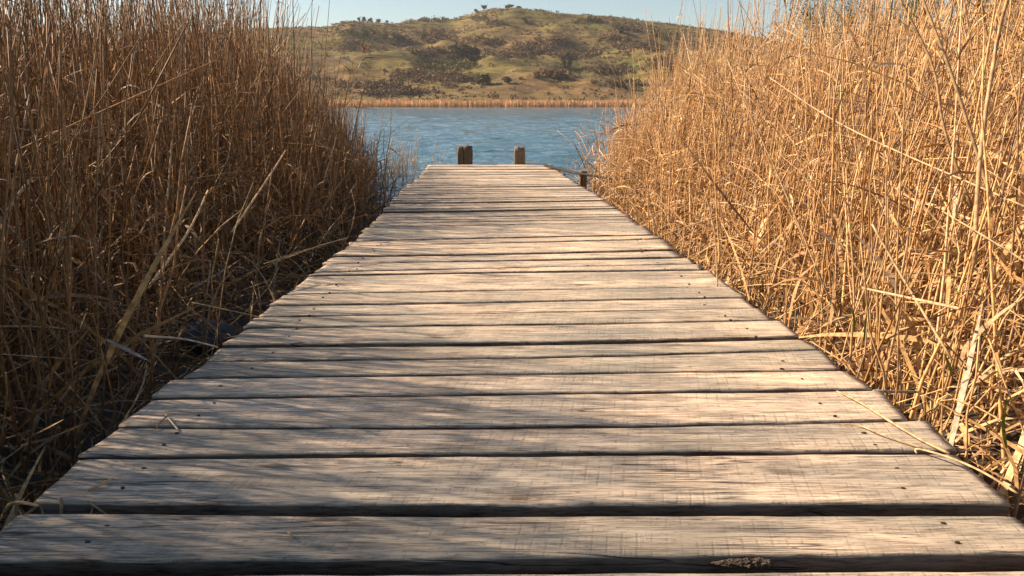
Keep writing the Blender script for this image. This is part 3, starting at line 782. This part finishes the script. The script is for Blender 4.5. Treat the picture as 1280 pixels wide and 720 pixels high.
tag(b.build('reed_bed', M_REED), 'sunlit golden bed of dry reeds and tangled leaves along the right side of the jetty', 'reeds', kind='stuff')

# ---- thin reeds standing in open water beyond the left bed
b = Batch(); pts = []
for cxp, cyp, yy, nn, sp_ in ((490, 205, 14.0, 26, 0.35), (475, 215, 12.5, 40, 0.4), (507, 203, 15.6, 9, 0.14), (520, 203, 15.8, 9, 0.15), (458, 200, 13.5, 50, 0.5), (540, 200, 16.6, 4, 0.2), (483, 235, 10.4, 16, 0.25)):
    c0 = on_y(cxp, cyp, yy)
    for _ in range(nn): pts.append((c0[0] + random.gauss(0, sp_), yy + random.gauss(0, sp_ * 1.3), WATER - 0.05))
base = np.array(pts); stalks(b, base, RNG.uniform(0.25, 0.8, len(base)), lean_sd=0.14, leaves=1.2, broken=0.25, leaf_scale=0.5)
tag(b.build('sparse_reeds', M_REED), 'sparse short reed stems standing in open water past the tip of the left bed', 'reeds', kind='stuff')

# ---- reed belt along the far shore
b = Batch(); n = 26000
x = RNG.uniform(-190, 230, n); sh = SHORE + 3 * np.sin(x / 37.0) + 1.5 * np.sin(x / 11.0)
y = sh - 5.5 + RNG.random(n) ** 1.3 * 9
Hh = (1.75 + 0.9 * fbm(x / 7, y / 5, 3, 4) + RNG.normal(0, 0.15, n)) * (0.75 + 0.25 * np.clip((y - sh + 5.5) / 2, 0, 1))
P = np.zeros((n, 3, 3)); P[:, :, 0] = x[:, None] + RNG.normal(0, 0.12, (n, 1)) * np.array([[0, .5, 1]]); P[:, :, 1] = y[:, None]
P[:, :, 2] = WATER - 0.1 + Hh[:, None] * np.array([[0, 0.55, 1]])
a_ = RNG.random(n) * 3.14; side = np.repeat(np.stack([np.cos(a_), np.sin(a_) * 0.6, np.zeros(n)], -1)[:, None], 3, 1); side = unit(side)
lowc = np.array([[0.68, 0.43, 0.22]]) * RNG.uniform(0.75, 1.2, (n, 1)) * (0.85 + 0.3 * fbm(x / 9, y, 2, 2))[:, None]
b.ribbons(P, RNG.uniform(0.10, 0.24, n)[:, None] * np.array([[1, 0.9, 0.25]]), side, lowc)
tag(b.build('far_reed_belt', M_FARREED), 'thin orange reed belt along the far lake shore below the hill', 'reeds', kind='stuff')

# ------------------------------------------------------------------ scrub and trees on the hill
def bush_cloud(cx, cy, cz, rx, ry, rz, n, size, col):
    """n random leaf/twig faces through a bush's volume; returns V,Q,C"""
    u = RNG.normal(0, 1, (n, 3)); u /= np.linalg.norm(u, axis=1, keepdims=True)
    rr = RNG.random(n) ** 0.45
    lob = 0.8 + 0.35 * np.sin(u[:, 0] * 4 + cx) * np.cos(u[:, 1] * 3 + cy) + 0.15 * np.sin(u[:, 2] * 7 + cx * 2)
    c = u * (rr * lob)[:, None] * np.array([rx, ry, rz]) + np.array([cx, cy, cz + rz * 0.75])
    t1 = unit(RNG.normal(0, 1, (n, 3))); t2 = unit(np.cross(t1, RNG.normal(0, 1, (n, 3))))
    s = size * RNG.uniform(0.5, 1.3, (n, 1))
    V = np.stack([c - t1 * s, c + t2 * s * 0.7, c + t1 * s, c - t2 * s * 0.7], 1).reshape(-1, 3)
    Q = np.arange(n * 4).reshape(n, 4)
    C = np.repeat(np.clip(np.array([col]) * RNG.uniform(0.6, 1.4, (n, 1)), 0, 1), 4, 0)
    return V, Q, C
def land1(x, y): return float(land(np.array([x]), np.array([y]))[0])
def hill_at(px, py):
    """where the ray of a picture point meets the hill"""
    d = ray(px, py); yy = np.arange(270.0, 762, 1.5)
    hit = np.where(CAM_H + d[2] / d[1] * yy <= land(d[0] / d[1] * yy, yy))[0]
    y = yy[hit[0]] if len(hit) else 761.0
    return d[0] / d[1] * y, y
BROWN = (0.155, 0.108, 0.062); DARK = (0.08, 0.075, 0.042); OLIVE = (0.125, 0.115, 0.05)
b = Batch(); cnt = 0
xs_ = RNG.uniform(-230, 270, 34000); ys_ = RNG.uniform(276, 660, 34000)
nz = fbm((xs_ + ys_ * 0.5) / 38, ys_ / 55, 3, 41) + 0.35 * (fbm(xs_ / 9, ys_ / 12, 2, 77) - 0.5)
px_ = xs_ / ys_
prob = np.clip((nz - 0.50) * 3.2, 0.17, 0.72) * np.where(ys_ < 330, 1.0, 0.85)
ok = (RNG.random(len(xs_)) < prob) & (px_ > -0.36) & (px_ < 0.46)
xs_ = xs_[ok]; ys_ = ys_[ok]; zs_ = land(xs_, ys_); D_ = crest_dist(xs_ / ys_)
for x, y, z, D in zip(xs_, ys_, zs_, D_):
    if y > D + 6: continue
    r_ = random.uniform(0.5, 1.5) * (1.25 if random.random() < 0.2 else 1); col = random.choice([BROWN, BROWN, BROWN, OLIVE, OLIVE, DARK])
    b.add(*bush_cloud(x, y, z - 0.2, r_ * 1.5, r_ * 1.3, r_ * 0.6, 16, r_ * 0.30, col)); cnt += 1
# thickets seen in the photograph, traced onto the slope
thick = [(583, 74, 26, 9, DARK, 70), (560, 84, 40, 8, OLIVE, 60), (575, 66, 20, 6, DARK, 40), (540, 68, 30, 5, BROWN, 40), (660, 62, 34, 7, BROWN, 70), (690, 52, 20, 6, BROWN, 40), (640, 70, 26, 5, BROWN, 40),
         (620, 30, 14, 4, OLIVE, 24), (545, 44, 24, 5, BROWN, 40), (502, 53, 12, 4, DARK, 24), (690, 97, 26, 3, BROWN, 30), (765, 50, 24, 4, BROWN, 30), (740, 28, 26, 3, OLIVE, 40), (790, 36, 26, 4, BROWN, 40), (600, 24, 12, 3, OLIVE, 16),
         (460, 42, 34, 4, OLIVE, 50), (540, 26, 26, 2.5, OLIVE, 40), (440, 60, 24, 6, BROWN, 40), (470, 110, 50, 4, BROWN, 60), (560, 100, 40, 5, BROWN, 60), (760, 90, 40, 6, BROWN, 50), (800, 60, 34, 8, BROWN, 50), (520, 96, 30, 8, BROWN, 50),
         (720, 70, 34, 5, BROWN, 40), (600, 54, 30, 4, BROWN, 40), (830, 45, 30, 5, OLIVE, 40), (830, 80, 30, 8, BROWN, 40), (780, 108, 30, 3, BROWN, 30), (495, 118, 60, 2.5, BROWN, 60)]
for (tx, ty, tw_, th_, col, n_) in thick:
    for _ in range(n_):
        X = random.gauss(tx, tw_ * 0.45); Y = random.gauss(ty, th_ * 0.45)
        if Y < 14 or Y > 120: continue
        x, y = hill_at(X, Y)
        if y > 755: continue
        r_ = random.uniform(1.0, 2.5)
        b.add(*bush_cloud(x, y, land1(x, y) - 0.2, r_ * 1.3, r_ * 1.3, r_ * 0.85, 34, r_ * 0.27, col)); cnt += 1
print('bushes', cnt)
tag(b.build('hillside_scrub', M_TWIG, smooth=False), 'brown bare scrub and thickets spread over the hillside across the lake', 'scrub', kind='stuff')

def tree(px, py, h, wdt, col, label, name='tree', group=None, n=260, cat='tree', crest=False):
    if crest:
        h *= 0.72; wdt *= 0.85
        d = ray(px, py); r_ = d[0] / d[1]; y = float(crest_dist(r_)); x = r_ * y
    else: x, y = hill_at(px, py)
    z = land1(x, y)
    e = empty(name, (x, y, z)); tag(e, label, cat, group)
    hb = Batch(); th = h * 0.45
    P = np.array([[[0, 0, -0.5], [0.05 * h, 0, th * 0.5], [0.02 * h, 0.02 * h, th], [0, 0, h * 0.8]]])
    hb.tubes(P, np.array([[0.05, 0.042, 0.032, 0.012]]) * h * 0.8, np.array([[0.1, 0.08, 0.06]]), 4)
    limbs = []
    for _ in range(5):
        a = random.uniform(0, 6.28); limbs.append([[0.02 * h, 0.01 * h, th * random.uniform(0.5, 1)], [math.cos(a) * wdt * 0.25, math.sin(a) * wdt * 0.25, h * 0.6], [math.cos(a) * wdt * 0.42, math.sin(a) * wdt * 0.42, h * 0.75], [math.cos(a) * wdt * 0.5, math.sin(a) * wdt * 0.5, h * 0.88]])
    hb.tubes(np.array(limbs), np.tile(np.array([[0.03, 0.022, 0.014, 0.006]]) * h * 0.7, (5, 1)), np.tile([[0.1, 0.08, 0.06]], (5, 1)), 4)
    hb.build('trunk', M_TRUNK, e, loc=(0, 0, 0))
    cb = Batch()
    for _ in range(7):
        a = random.uniform(0, 6.28); r_ = random.uniform(0.0, 0.55) * wdt * 0.5
        s_ = random.uniform(0.35, 0.6) * wdt * 0.5
        cb.add(*bush_cloud(math.cos(a) * r_, math.sin(a) * r_, h * random.uniform(0.02, 0.5), s_, s_, s_ * 0.9 * min(1.5, h / wdt), n // 4, wdt * 0.075, col))
    cb.build('crown', M_TWIG, e, loc=(0, 0, 0), smooth=False)
    return e
DG = (0.055, 0.058, 0.032)
tree(605, 13, 7.5, 8, DG, 'round dark tree standing highest on the left shoulder of the hill summit', crest=True)
tree(596, 15, 4.5, 6, OLIVE, 'small bush just left of the round dark tree on the summit shoulder', name='bush', cat='bush', crest=True)
tree(636, 12, 4.5, 11, OLIVE, 'wide low bush on the flat hill summit', name='bush', cat='bush', crest=True)
tree(648, 12, 4.0, 8, OLIVE, 'lower bush right of the wide one on the hill summit', name='bush', cat='bush', crest=True)
tree(674, 16, 3.4, 4, DG, 'tiny lone bush on the skyline where the summit drops to the right', name='bush', cat='bush', crest=True)
tree(449, 27, 5.0, 4, DG, 'leftmost small tree of the skyline row on the green knoll', group='small trees in a row on the left knoll', crest=True)
tree(455, 27, 6.0, 5.5, DG, 'tallest small tree of the skyline row on the green knoll', group='small trees in a row on the left knoll', crest=True)
tree(463, 28, 5.0, 6, OLIVE, 'third small tree in the skyline row on the green knoll', group='small trees in a row on the left knoll', crest=True)
tree(473, 29, 4.4, 7, OLIVE, 'broad low tree near the right end of the knoll row', group='small trees in a row on the left knoll', crest=True)
tree(484, 30, 3.4, 3.5, DG, 'smallest tree at the right end of the knoll row', group='small trees in a row on the left knoll', crest=True)
tree(704, 86, 10, 5, DG, 'tall dark tree with thin crown on the lower right slope of the hill', n=320)
tree(711, 86, 10.5, 5.5, DG, 'dark tree leaning against its taller neighbour on the lower right slope', n=320)
tree(608, 106, 5.0, 8.5, OLIVE, 'round brown bush standing alone above the far reed belt', name='bush', cat='bush', n=320)
tree(633, 105, 3.6, 6, OLIVE, 'small bush right of the round lone bush above the reed belt', name='bush', cat='bush')
tree(529, 52, 6.5, 5, OLIVE, 'upright bushy tree on the open upper left slope', n=240)
tree(578, 78, 9, 11, DG, 'large dark tree in the middle of the thicket on the left slope', n=420)
tree(592, 74, 8, 9, DG, 'dark evergreen at the right edge of the thicket on the left slope', n=360)
tree(567, 70, 7.5, 9, DG, 'dark tree at the upper left of the slope thicket', n=360)
tree(502, 54, 4.5, 10, DG, 'flat dark bush on the pale left slope', name='bush', cat='bush', n=300)
tree(656, 29, 4.6, 6, OLIVE, 'single bush on the bare green dome below the summit', name='bush', cat='bush')
tree(778, 42, 5.5, 7, DG, 'dark bush high on the right slope near the reeds', name='bush', cat='bush')
tree(481, 52, 5.5, 6, OLIVE, 'grey green bush at the foot of the pale scarp on the left', name='bush', cat='bush')

# pale earth scarp on the left of the hill is part of the terrain; small leafy willow behind the right reeds
def willow(x, y, h, label, seed):
    rnd = random.Random(seed); e = empty('willow_shrub', (x, y, WATER)); tag(e, label, 'shrub', 'leafing willows behind the right reeds')
    tb = Batch(); fb = Batch(); st = []; rad = []; tips = []
    def grow(p, d, ln, r_, lvl):
        pts = [p]; dd = Vector(d)
        for i in range(5):
            dd = (dd + Vector((rnd.gauss(0, .1), rnd.gauss(0, .1), 0.04))).normalized(); pts.append(pts[-1] + dd * ln / 5)
        st.append([tuple(q) for q in pts]); rad.append(list(np.linspace(r_, r_ * 0.4, 6)))
        if lvl < 3:
            for i in range(2, 6):
                for _ in range(1 if lvl == 0 else 2):
                    a = rnd.uniform(0, 6.28); nd = (dd + Vector((math.cos(a), math.sin(a), rnd.uniform(0, .5))) * rnd.uniform(0.4, 0.8)).normalized()
                    grow(pts[i], nd, ln * rnd.uniform(0.45, 0.65), r_ * 0.45, lvl + 1)
        else: tips.extend([tuple(q) for q in pts])
    for _ in range(5):
        a = rnd.uniform(0, 6.28); grow(Vector((math.cos(a) * .15, math.sin(a) * .15, 0)), Vector((math.cos(a) * .3, math.sin(a) * .3, 1)).normalized(), h * 0.62, 0.03, 0)
    tb.tubes(np.array(st), np.array(rad), np.tile([[0.16, 0.13, 0.07]], (len(st), 1)), 3)
    tb.build('branches', M_TWIG, e, loc=(0, 0, 0))
    T = np.array(tips); T = T[RNG.random(len(T)) < 0.8]; T = np.repeat(T, 3, 0) + RNG.normal(0, 0.04, (len(T) * 3, 3)); n = len(T)
    t1 = unit(RNG.normal(0, 1, (n, 3))); t2 = unit(np.cross(t1, RNG.normal(0, 1, (n, 3)))); s = RNG.uniform(0.010, 0.024, (n, 1))
    V = np.stack([T - t1 * s, T + t2 * s * 0.4, T + t1 * s, T - t2 * s * 0.4], 1).reshape(-1, 3)
    fb.add(V, np.arange(n * 4).reshape(n, 4), np.repeat(np.array([[0.16, 0.19, 0.05]]) * RNG.uniform(0.6, 1.3, (n, 1)), 4, 0))
    fb.build('foliage', M_TWIG, e, loc=(0, 0, 0), smooth=False)
willow(6.6, 11.5, 3.1, 'pale green leafing willow behind the right reeds, nearer the frame edge', 1)
willow(5.2, 12.5, 2.6, 'lower thin willow behind the right reeds, left of the other', 2)
willow(8.6, 12.8, 3.6, 'tall willow at the far right corner behind the reeds', 3)

# ------------------------------------------------------------------ single stalks on and around the deck
STRAW = (0.55, 0.40, 0.22)
def stalk(ctrl, r0, r1, label, name='reed_stalk', col=STRAW, n=16, cat='reed stalk', group=None):
    o = path_tube(name, smooth_pts(ctrl, n), r0, r1, M_REED, col=col, sides=7, knots=0.12)
    tag(o, label, cat, group); return o
def z_(px, py, z=0.006): return on_z(px, py, z)
stalk([z_(1046, 489), z_(1075, 503, 0.010), z_(1110, 525, 0.016), z_(1150, 549, 0.012), z_(1187, 567, 0.006)], 0.0022, 0.0034, 'longest pale straw lying slanted across two planks at the right deck edge')
stalk([z_(1054, 531), z_(1074, 532), z_(1100, 542, 0.01), z_(1153, 560, 0.010)], 0.0014, 0.0022, 'thin straw with a kinked tip just below the longest one')
stalk([z_(1146, 567, 0.004), z_(1147, 561, 0.014), z_(1190, 573, 0.022), z_(1232, 592, 0.024), z_(1272, 617, 0.012)], 0.0020, 0.0026, 'bowed straw arching over the second plank to the right deck edge')
for (x_, y0_, y1_, dx, lb) in ((1123, 568, 557, 2, 'leftmost straw stub poking from the right end of a plank gap'), (1155, 563, 551, -1, 'middle straw stub poking up beside the kinked straw'), (1176, 567, 554, 1, 'rightmost straw stub under the end of the longest straw')):
    a = on_z(x_, y0_, -0.02); dpt = a[1]; c_ = on_y(x_ + dx, y1_, dpt)
    stalk([a, ((a[0] + c_[0]) / 2, dpt, (a[2] + c_[2]) / 2), c_], 0.0030, 0.0026, lb, name='straw_stub', col=(0.42, 0.30, 0.17), cat='straw stub', n=6, group='straw stubs in the right plank gap')
stalk([z_(111, 613), z_(140, 598)], 0.0030, 0.0026, 'short thick straw lying on the second plank near the left edge', name='fallen_straw', n=5, cat='straw')
stalk([z_(195, 536), z_(200, 528, .012), z_(210, 519)], 0.0022, 0.0018, 'dark bent straw on the left end of the fourth plank', name='fallen_straw', n=8, cat='straw', col=(0.28, 0.19, 0.11))
stalk([z_(207, 518), z_(214, 527, .01), z_(223, 538)], 0.0018, 0.0022, 'pale short straw crossing the dark bent one at the left', name='fallen_straw', n=8, cat='straw', col=(0.66, 0.55, 0.40))
stalk([z_(360, 665, 0.004), z_(367, 671, 0.005)], 0.002, 0.002, 'tiny pale splinter on the rim of the second plank', name='fallen_straw', n=4, cat='straw')
for (x_, y0_, x2_, y1_, lb, rr) in ((76, 647, 75.5, 622, 'upright broken reed stub in the wide gap at the left', 0.0036), (80, 640, 88, 622, 'thin crooked twig beside the upright stub in the wide gap', 0.0018), (54, 647, 49, 629, 'short brown stub leaning left in the wide gap', 0.003),
                                (138, 648, 112, 629, 'grey straw slanting down into the wide gap at the left', 0.0026), (110, 648, 116, 633, 'short thin straw under the slanting grey one', 0.0018), (27, 648, 48, 631, 'pale straw rising from the gap at the deck corner', 0.0028), (19, 648, 20, 617, 'dark upright stem touching the left end of the plank', 0.0034)):
    a = on_z(x_, y0_, -0.03); c_ = on_y(x2_, y1_, a[1] + 0.012)
    stalk([a, ((a[0] + c_[0]) / 2 + 0.002, a[1] + 0.006, (a[2] + c_[2]) / 2), c_], rr, rr * 0.85, lb, name='straw_stub', col=(0.36, 0.25, 0.14), cat='straw stub', n=7, group='straw stubs in the left plank gap')
stalk([z_(2, 650, -0.05), z_(10, 632, 0.01), z_(25, 628, 0.03), z_(47, 632, 0.012)], 0.0034, 0.003, 'reed stem bent over the left corner of the front planks', n=12)
stalk([z_(1092, 489, 0.0), (on_y(1150, 490, 2.26))], 0.0042, 0.0036, 'grey horizontal stick jutting from a plank end into the right reeds', name='stick', col=(0.33, 0.32, 0.30), cat='stick', n=5)
a = on_z(897, 358, 0.0); stalk([a, on_y(896, 340, a[1] + .01), on_y(893, 290, a[1] + 0.05), on_y(880, 235, a[1] + 0.1)], 0.0036, 0.002, 'upright pale stalk standing on the plank corner at the right edge')
a = on_z(860, 324, 0.0); stalk([a, on_y(864, 300, a[1] + .02), on_y(868, 285, a[1] + 0.04)], 0.003, 0.002, 'short upright stalk at the right deck edge, farther than the tall pale one')
stalk([z_(803, 299, 0.006), z_(825, 295, 0.03), on_y(856, 284, 4.55), on_y(905, 268, 4.5)], 0.0024, 0.0030, 'long straw reaching from the right reeds onto the deck in mid distance')
stalk([on_y(330, 330, 3.9), on_y(400, 307, 4.2), z_(434, 297.5, 0.02)], 0.0035, 0.0022, 'long straw leaning from the left reeds onto the deck edge')
stalk([on_y(240, 378, 2.9), z_(323, 396, 0.014)], 0.0034, 0.0022, 'grey stem resting its tip on the left deck edge')
stalk([on_y(180, 420, 2.3), on_y(230, 424, 2.4), z_(272, 434, 0.01)], 0.004, 0.0025, 'pale stem lying low against the left deck edge', col=(0.62, 0.5, 0.36))
# conspicuous leaning stalks and leaves in the beds
stalk([on_y(1078, 360, 2.4), on_y(1130, 371, 2.2), on_y(1200, 386, 2.0)], 0.0030, 0.0045, 'thick pale reed stem lying across the right bed', col=(0.58, 0.42, 0.24), n=18)
stalk([on_y(1090, 280, 2.3), on_y(1130, 350, 2.2), on_y(1190, 450, 2.0)], 0.0028, 0.0038, 'straight thin stem slanting down through the right bed', col=(0.52, 0.37, 0.20), n=8)
stalk([on_y(962, 97, 3.6), on_y(1060, 160, 3.1), on_y(1290, 262, 2.3)], 0.002, 0.003, 'long stem crossing the upper right reeds from left to right', n=14)
stalk([on_y(1120, -10, 3.0), on_y(1165, 80, 2.9), on_y(1180, 160, 2.8), on_y(1215, 260, 2.7)], 0.004, 0.0055, 'tall brown stem leaning left above the right bed', col=(0.36, 0.24, 0.12), n=14)
stalk([on_y(1150, -10, 2.6), on_y(1192, 100, 2.5), on_y(1240, 250, 2.4)], 0.004, 0.006, 'tall dark stem crossing the brown leaning one', col=(0.40, 0.28, 0.15), n=14)
stalk([on_y(1262, -10, 2.4), on_y(1245, 60, 2.4), on_y(1225, 200, 2.3), on_y(1218, 330, 2.2)], 0.005, 0.007, 'thick upright stem near the right edge of the picture', col=(0.50, 0.33, 0.17), n=14)
stalk([on_y(215, 175, 4.2), on_y(205, 300, 3.9), on_y(190, 460, 3.2)], 0.004, 0.0055, 'tall upright pale stem among the left reeds', n=14)
stalk([on_y(260, 238, 3.6), on_y(235, 290, 3.3), on_y(185, 360, 2.9)], 0.004, 0.0055, 'sunlit broken stem leaning right in the lower left bed', col=(0.60, 0.44, 0.26), n=10)
stalk([on_y(357, 188, 4.3), on_y(340, 215, 4.1), on_y(290, 290, 3.7)], 0.0035, 0.005, 'bright slanting stem beneath the tall left reeds', col=(0.60, 0.44, 0.26), n=10)
stalk([on_y(40, 222, 2.9), on_y(10, 262, 2.8), on_y(-20, 320, 2.7)], 0.005, 0.006, 'bent stem at the left edge of the picture', col=(0.56, 0.42, 0.26), n=10)
def blade(ctrl, wd, label, col=(0.16, 0.24, 0.03), name='green_blade', cat='grass blade', sv=(0.92, 0.35, 0.1)):
    pts = smooth_pts(ctrl, 12); P = np.array([tuple(q) for q in pts])[None]
    b = Batch(); side = np.tile(np.array(sv), (1, 12, 1)); side = unit(side)
    th = np.tile(np.array([0.35, -0.92, 0.0]), (1, 12, 1)) * 0.0006
    W = wd * np.sin(np.linspace(0.5, 3.05, 12))[None] + 0.0004
    b.ribbons(P, W, side, np.array([col])); b.ribbons(P + th, W * 0.98, side, np.array([col]))
    tag(b.build(name, M_REED), label, cat)
blade([on_y(1258, 560, 1.72), on_y(1254, 530, 1.70), on_y(1259, 495, 1.68)], 0.010, 'bright green blade among dead leaves at the lower right')
blade([on_y(1080, 425, 2.45), on_y(1083, 400, 2.43), on_y(1087, 372, 2.42)], 0.010, 'green blade growing at the foot of the right reeds by the planks')
blade([on_y(1068, 415, 2.5), on_y(1067, 395, 2.5), on_y(1064, 380, 2.5)], 0.008, 'smaller green blade left of the taller one by the planks')
blade([on_y(1190, 470, 2.1), on_y(1186, 455, 2.1), on_y(1180, 442, 2.1)], 0.010, 'short green blade half hidden in the right bed')
blade([on_y(1022, 288, 2.6), on_y(1032, 294, 2.6), on_y(1048, 308, 2.58)], 0.012, 'pale flat leaf fragment in the middle of the right reeds', col=(0.70, 0.52, 0.34), name='dry_leaf', cat='leaf', sv=(0.35, 0.15, 0.9))
blade([on_y(133, 424, 2.0), on_y(155, 435, 2.0), on_y(188, 452, 1.95)], 0.014, 'grey split leaf lying in the dark lower left litter', col=(0.30, 0.25, 0.20), name='dry_leaf', cat='leaf')

# crumbled rotten wood in the front gap
a = on_z(892, 710, -0.018); c_ = on_z(968, 710, -0.018); half_ = (c_[0] - a[0]) / 2
bm = bmesh.new(); bmesh.ops.create_icosphere(bm, subdivisions=6, radius=1)
for v in bm.verts:
    p_ = v.co.copy(); q_ = Vector((p_.x * 4, p_.y, p_.z)) * 1.6
    k_ = 1 + 0.45 * mnoise.noise(q_) + 0.28 * mnoise.noise(q_ * 2.7) + 0.2 * mnoise.noise(q_ * 6.1)
    taper = 0.45 + 0.55 * (p_.x * 0.5 + 0.5)
    v.co = Vector((p_.x * half_ * (1 + 0.04 * k_), p_.y * 0.014 * k_ * taper, p_.z * 0.009 * k_ * taper))
me = bpy.data.meshes.new('rotten_wood'); bm.to_mesh(me); bm.free()
tag(link('rotten_wood', me, M_CRUMB, loc=((a[0] + c_[0]) / 2, a[1] + 0.012, -0.016)), 'crumbly piece of rotten wood wedged in the nearest plank gap', 'wood debris')

# stone in the dark beside the left deck edge
bm = bmesh.new(); bmesh.ops.create_icosphere(bm, subdivisions=4, radius=1)
for v in bm.verts:
    k_ = 1 + 0.22 * mnoise.noise(v.co * 1.3) + 0.06 * mnoise.noise(v.co * 5)
    v.co = Vector((v.co.x * 0.13 * k_, v.co.y * 0.11 * k_, v.co.z * 0.075 * k_))
me = bpy.data.meshes.new('stone'); bm.to_mesh(me); bm.free(); me.polygons.foreach_set('use_smooth', [True] * len(me.polygons))
sp_ = on_z(262, 418, -0.27)
tag(link('stone', me, M_STONE, loc=(sp_[0], sp_[1], -0.28)), 'blue grey rounded stone in the shade beside the left deck edge', 'stone')

# thin winter haze over the lake: one closed box round the whole scene
bm = bmesh.new(); bmesh.ops.create_cube(bm, size=1.0)
for v in bm.verts: v.co = Vector((v.co.x * 5200, 700 + v.co.y * 1800, 35.0 + v.co.z * 190))
me = bpy.data.meshes.new('haze'); bm.to_mesh(me); bm.free()
m = bpy.data.materials.new('haze'); m.use_nodes = True; t = m.node_tree; t.nodes.remove(t.nodes['Principled BSDF'])
pv = t.nodes.new('ShaderNodeVolumePrincipled'); pv.inputs['Color'].default_value = (0.86, 0.90, 0.95, 1); pv.inputs['Density'].default_value = 0.00015; pv.inputs['Anisotropy'].default_value = 0.3
t.links.new(pv.outputs[0], t.nodes['Material Output'].inputs['Volume'])
tag(link('haze', me, m), 'thin pale haze over the lake and hill', 'haze', kind='stuff')
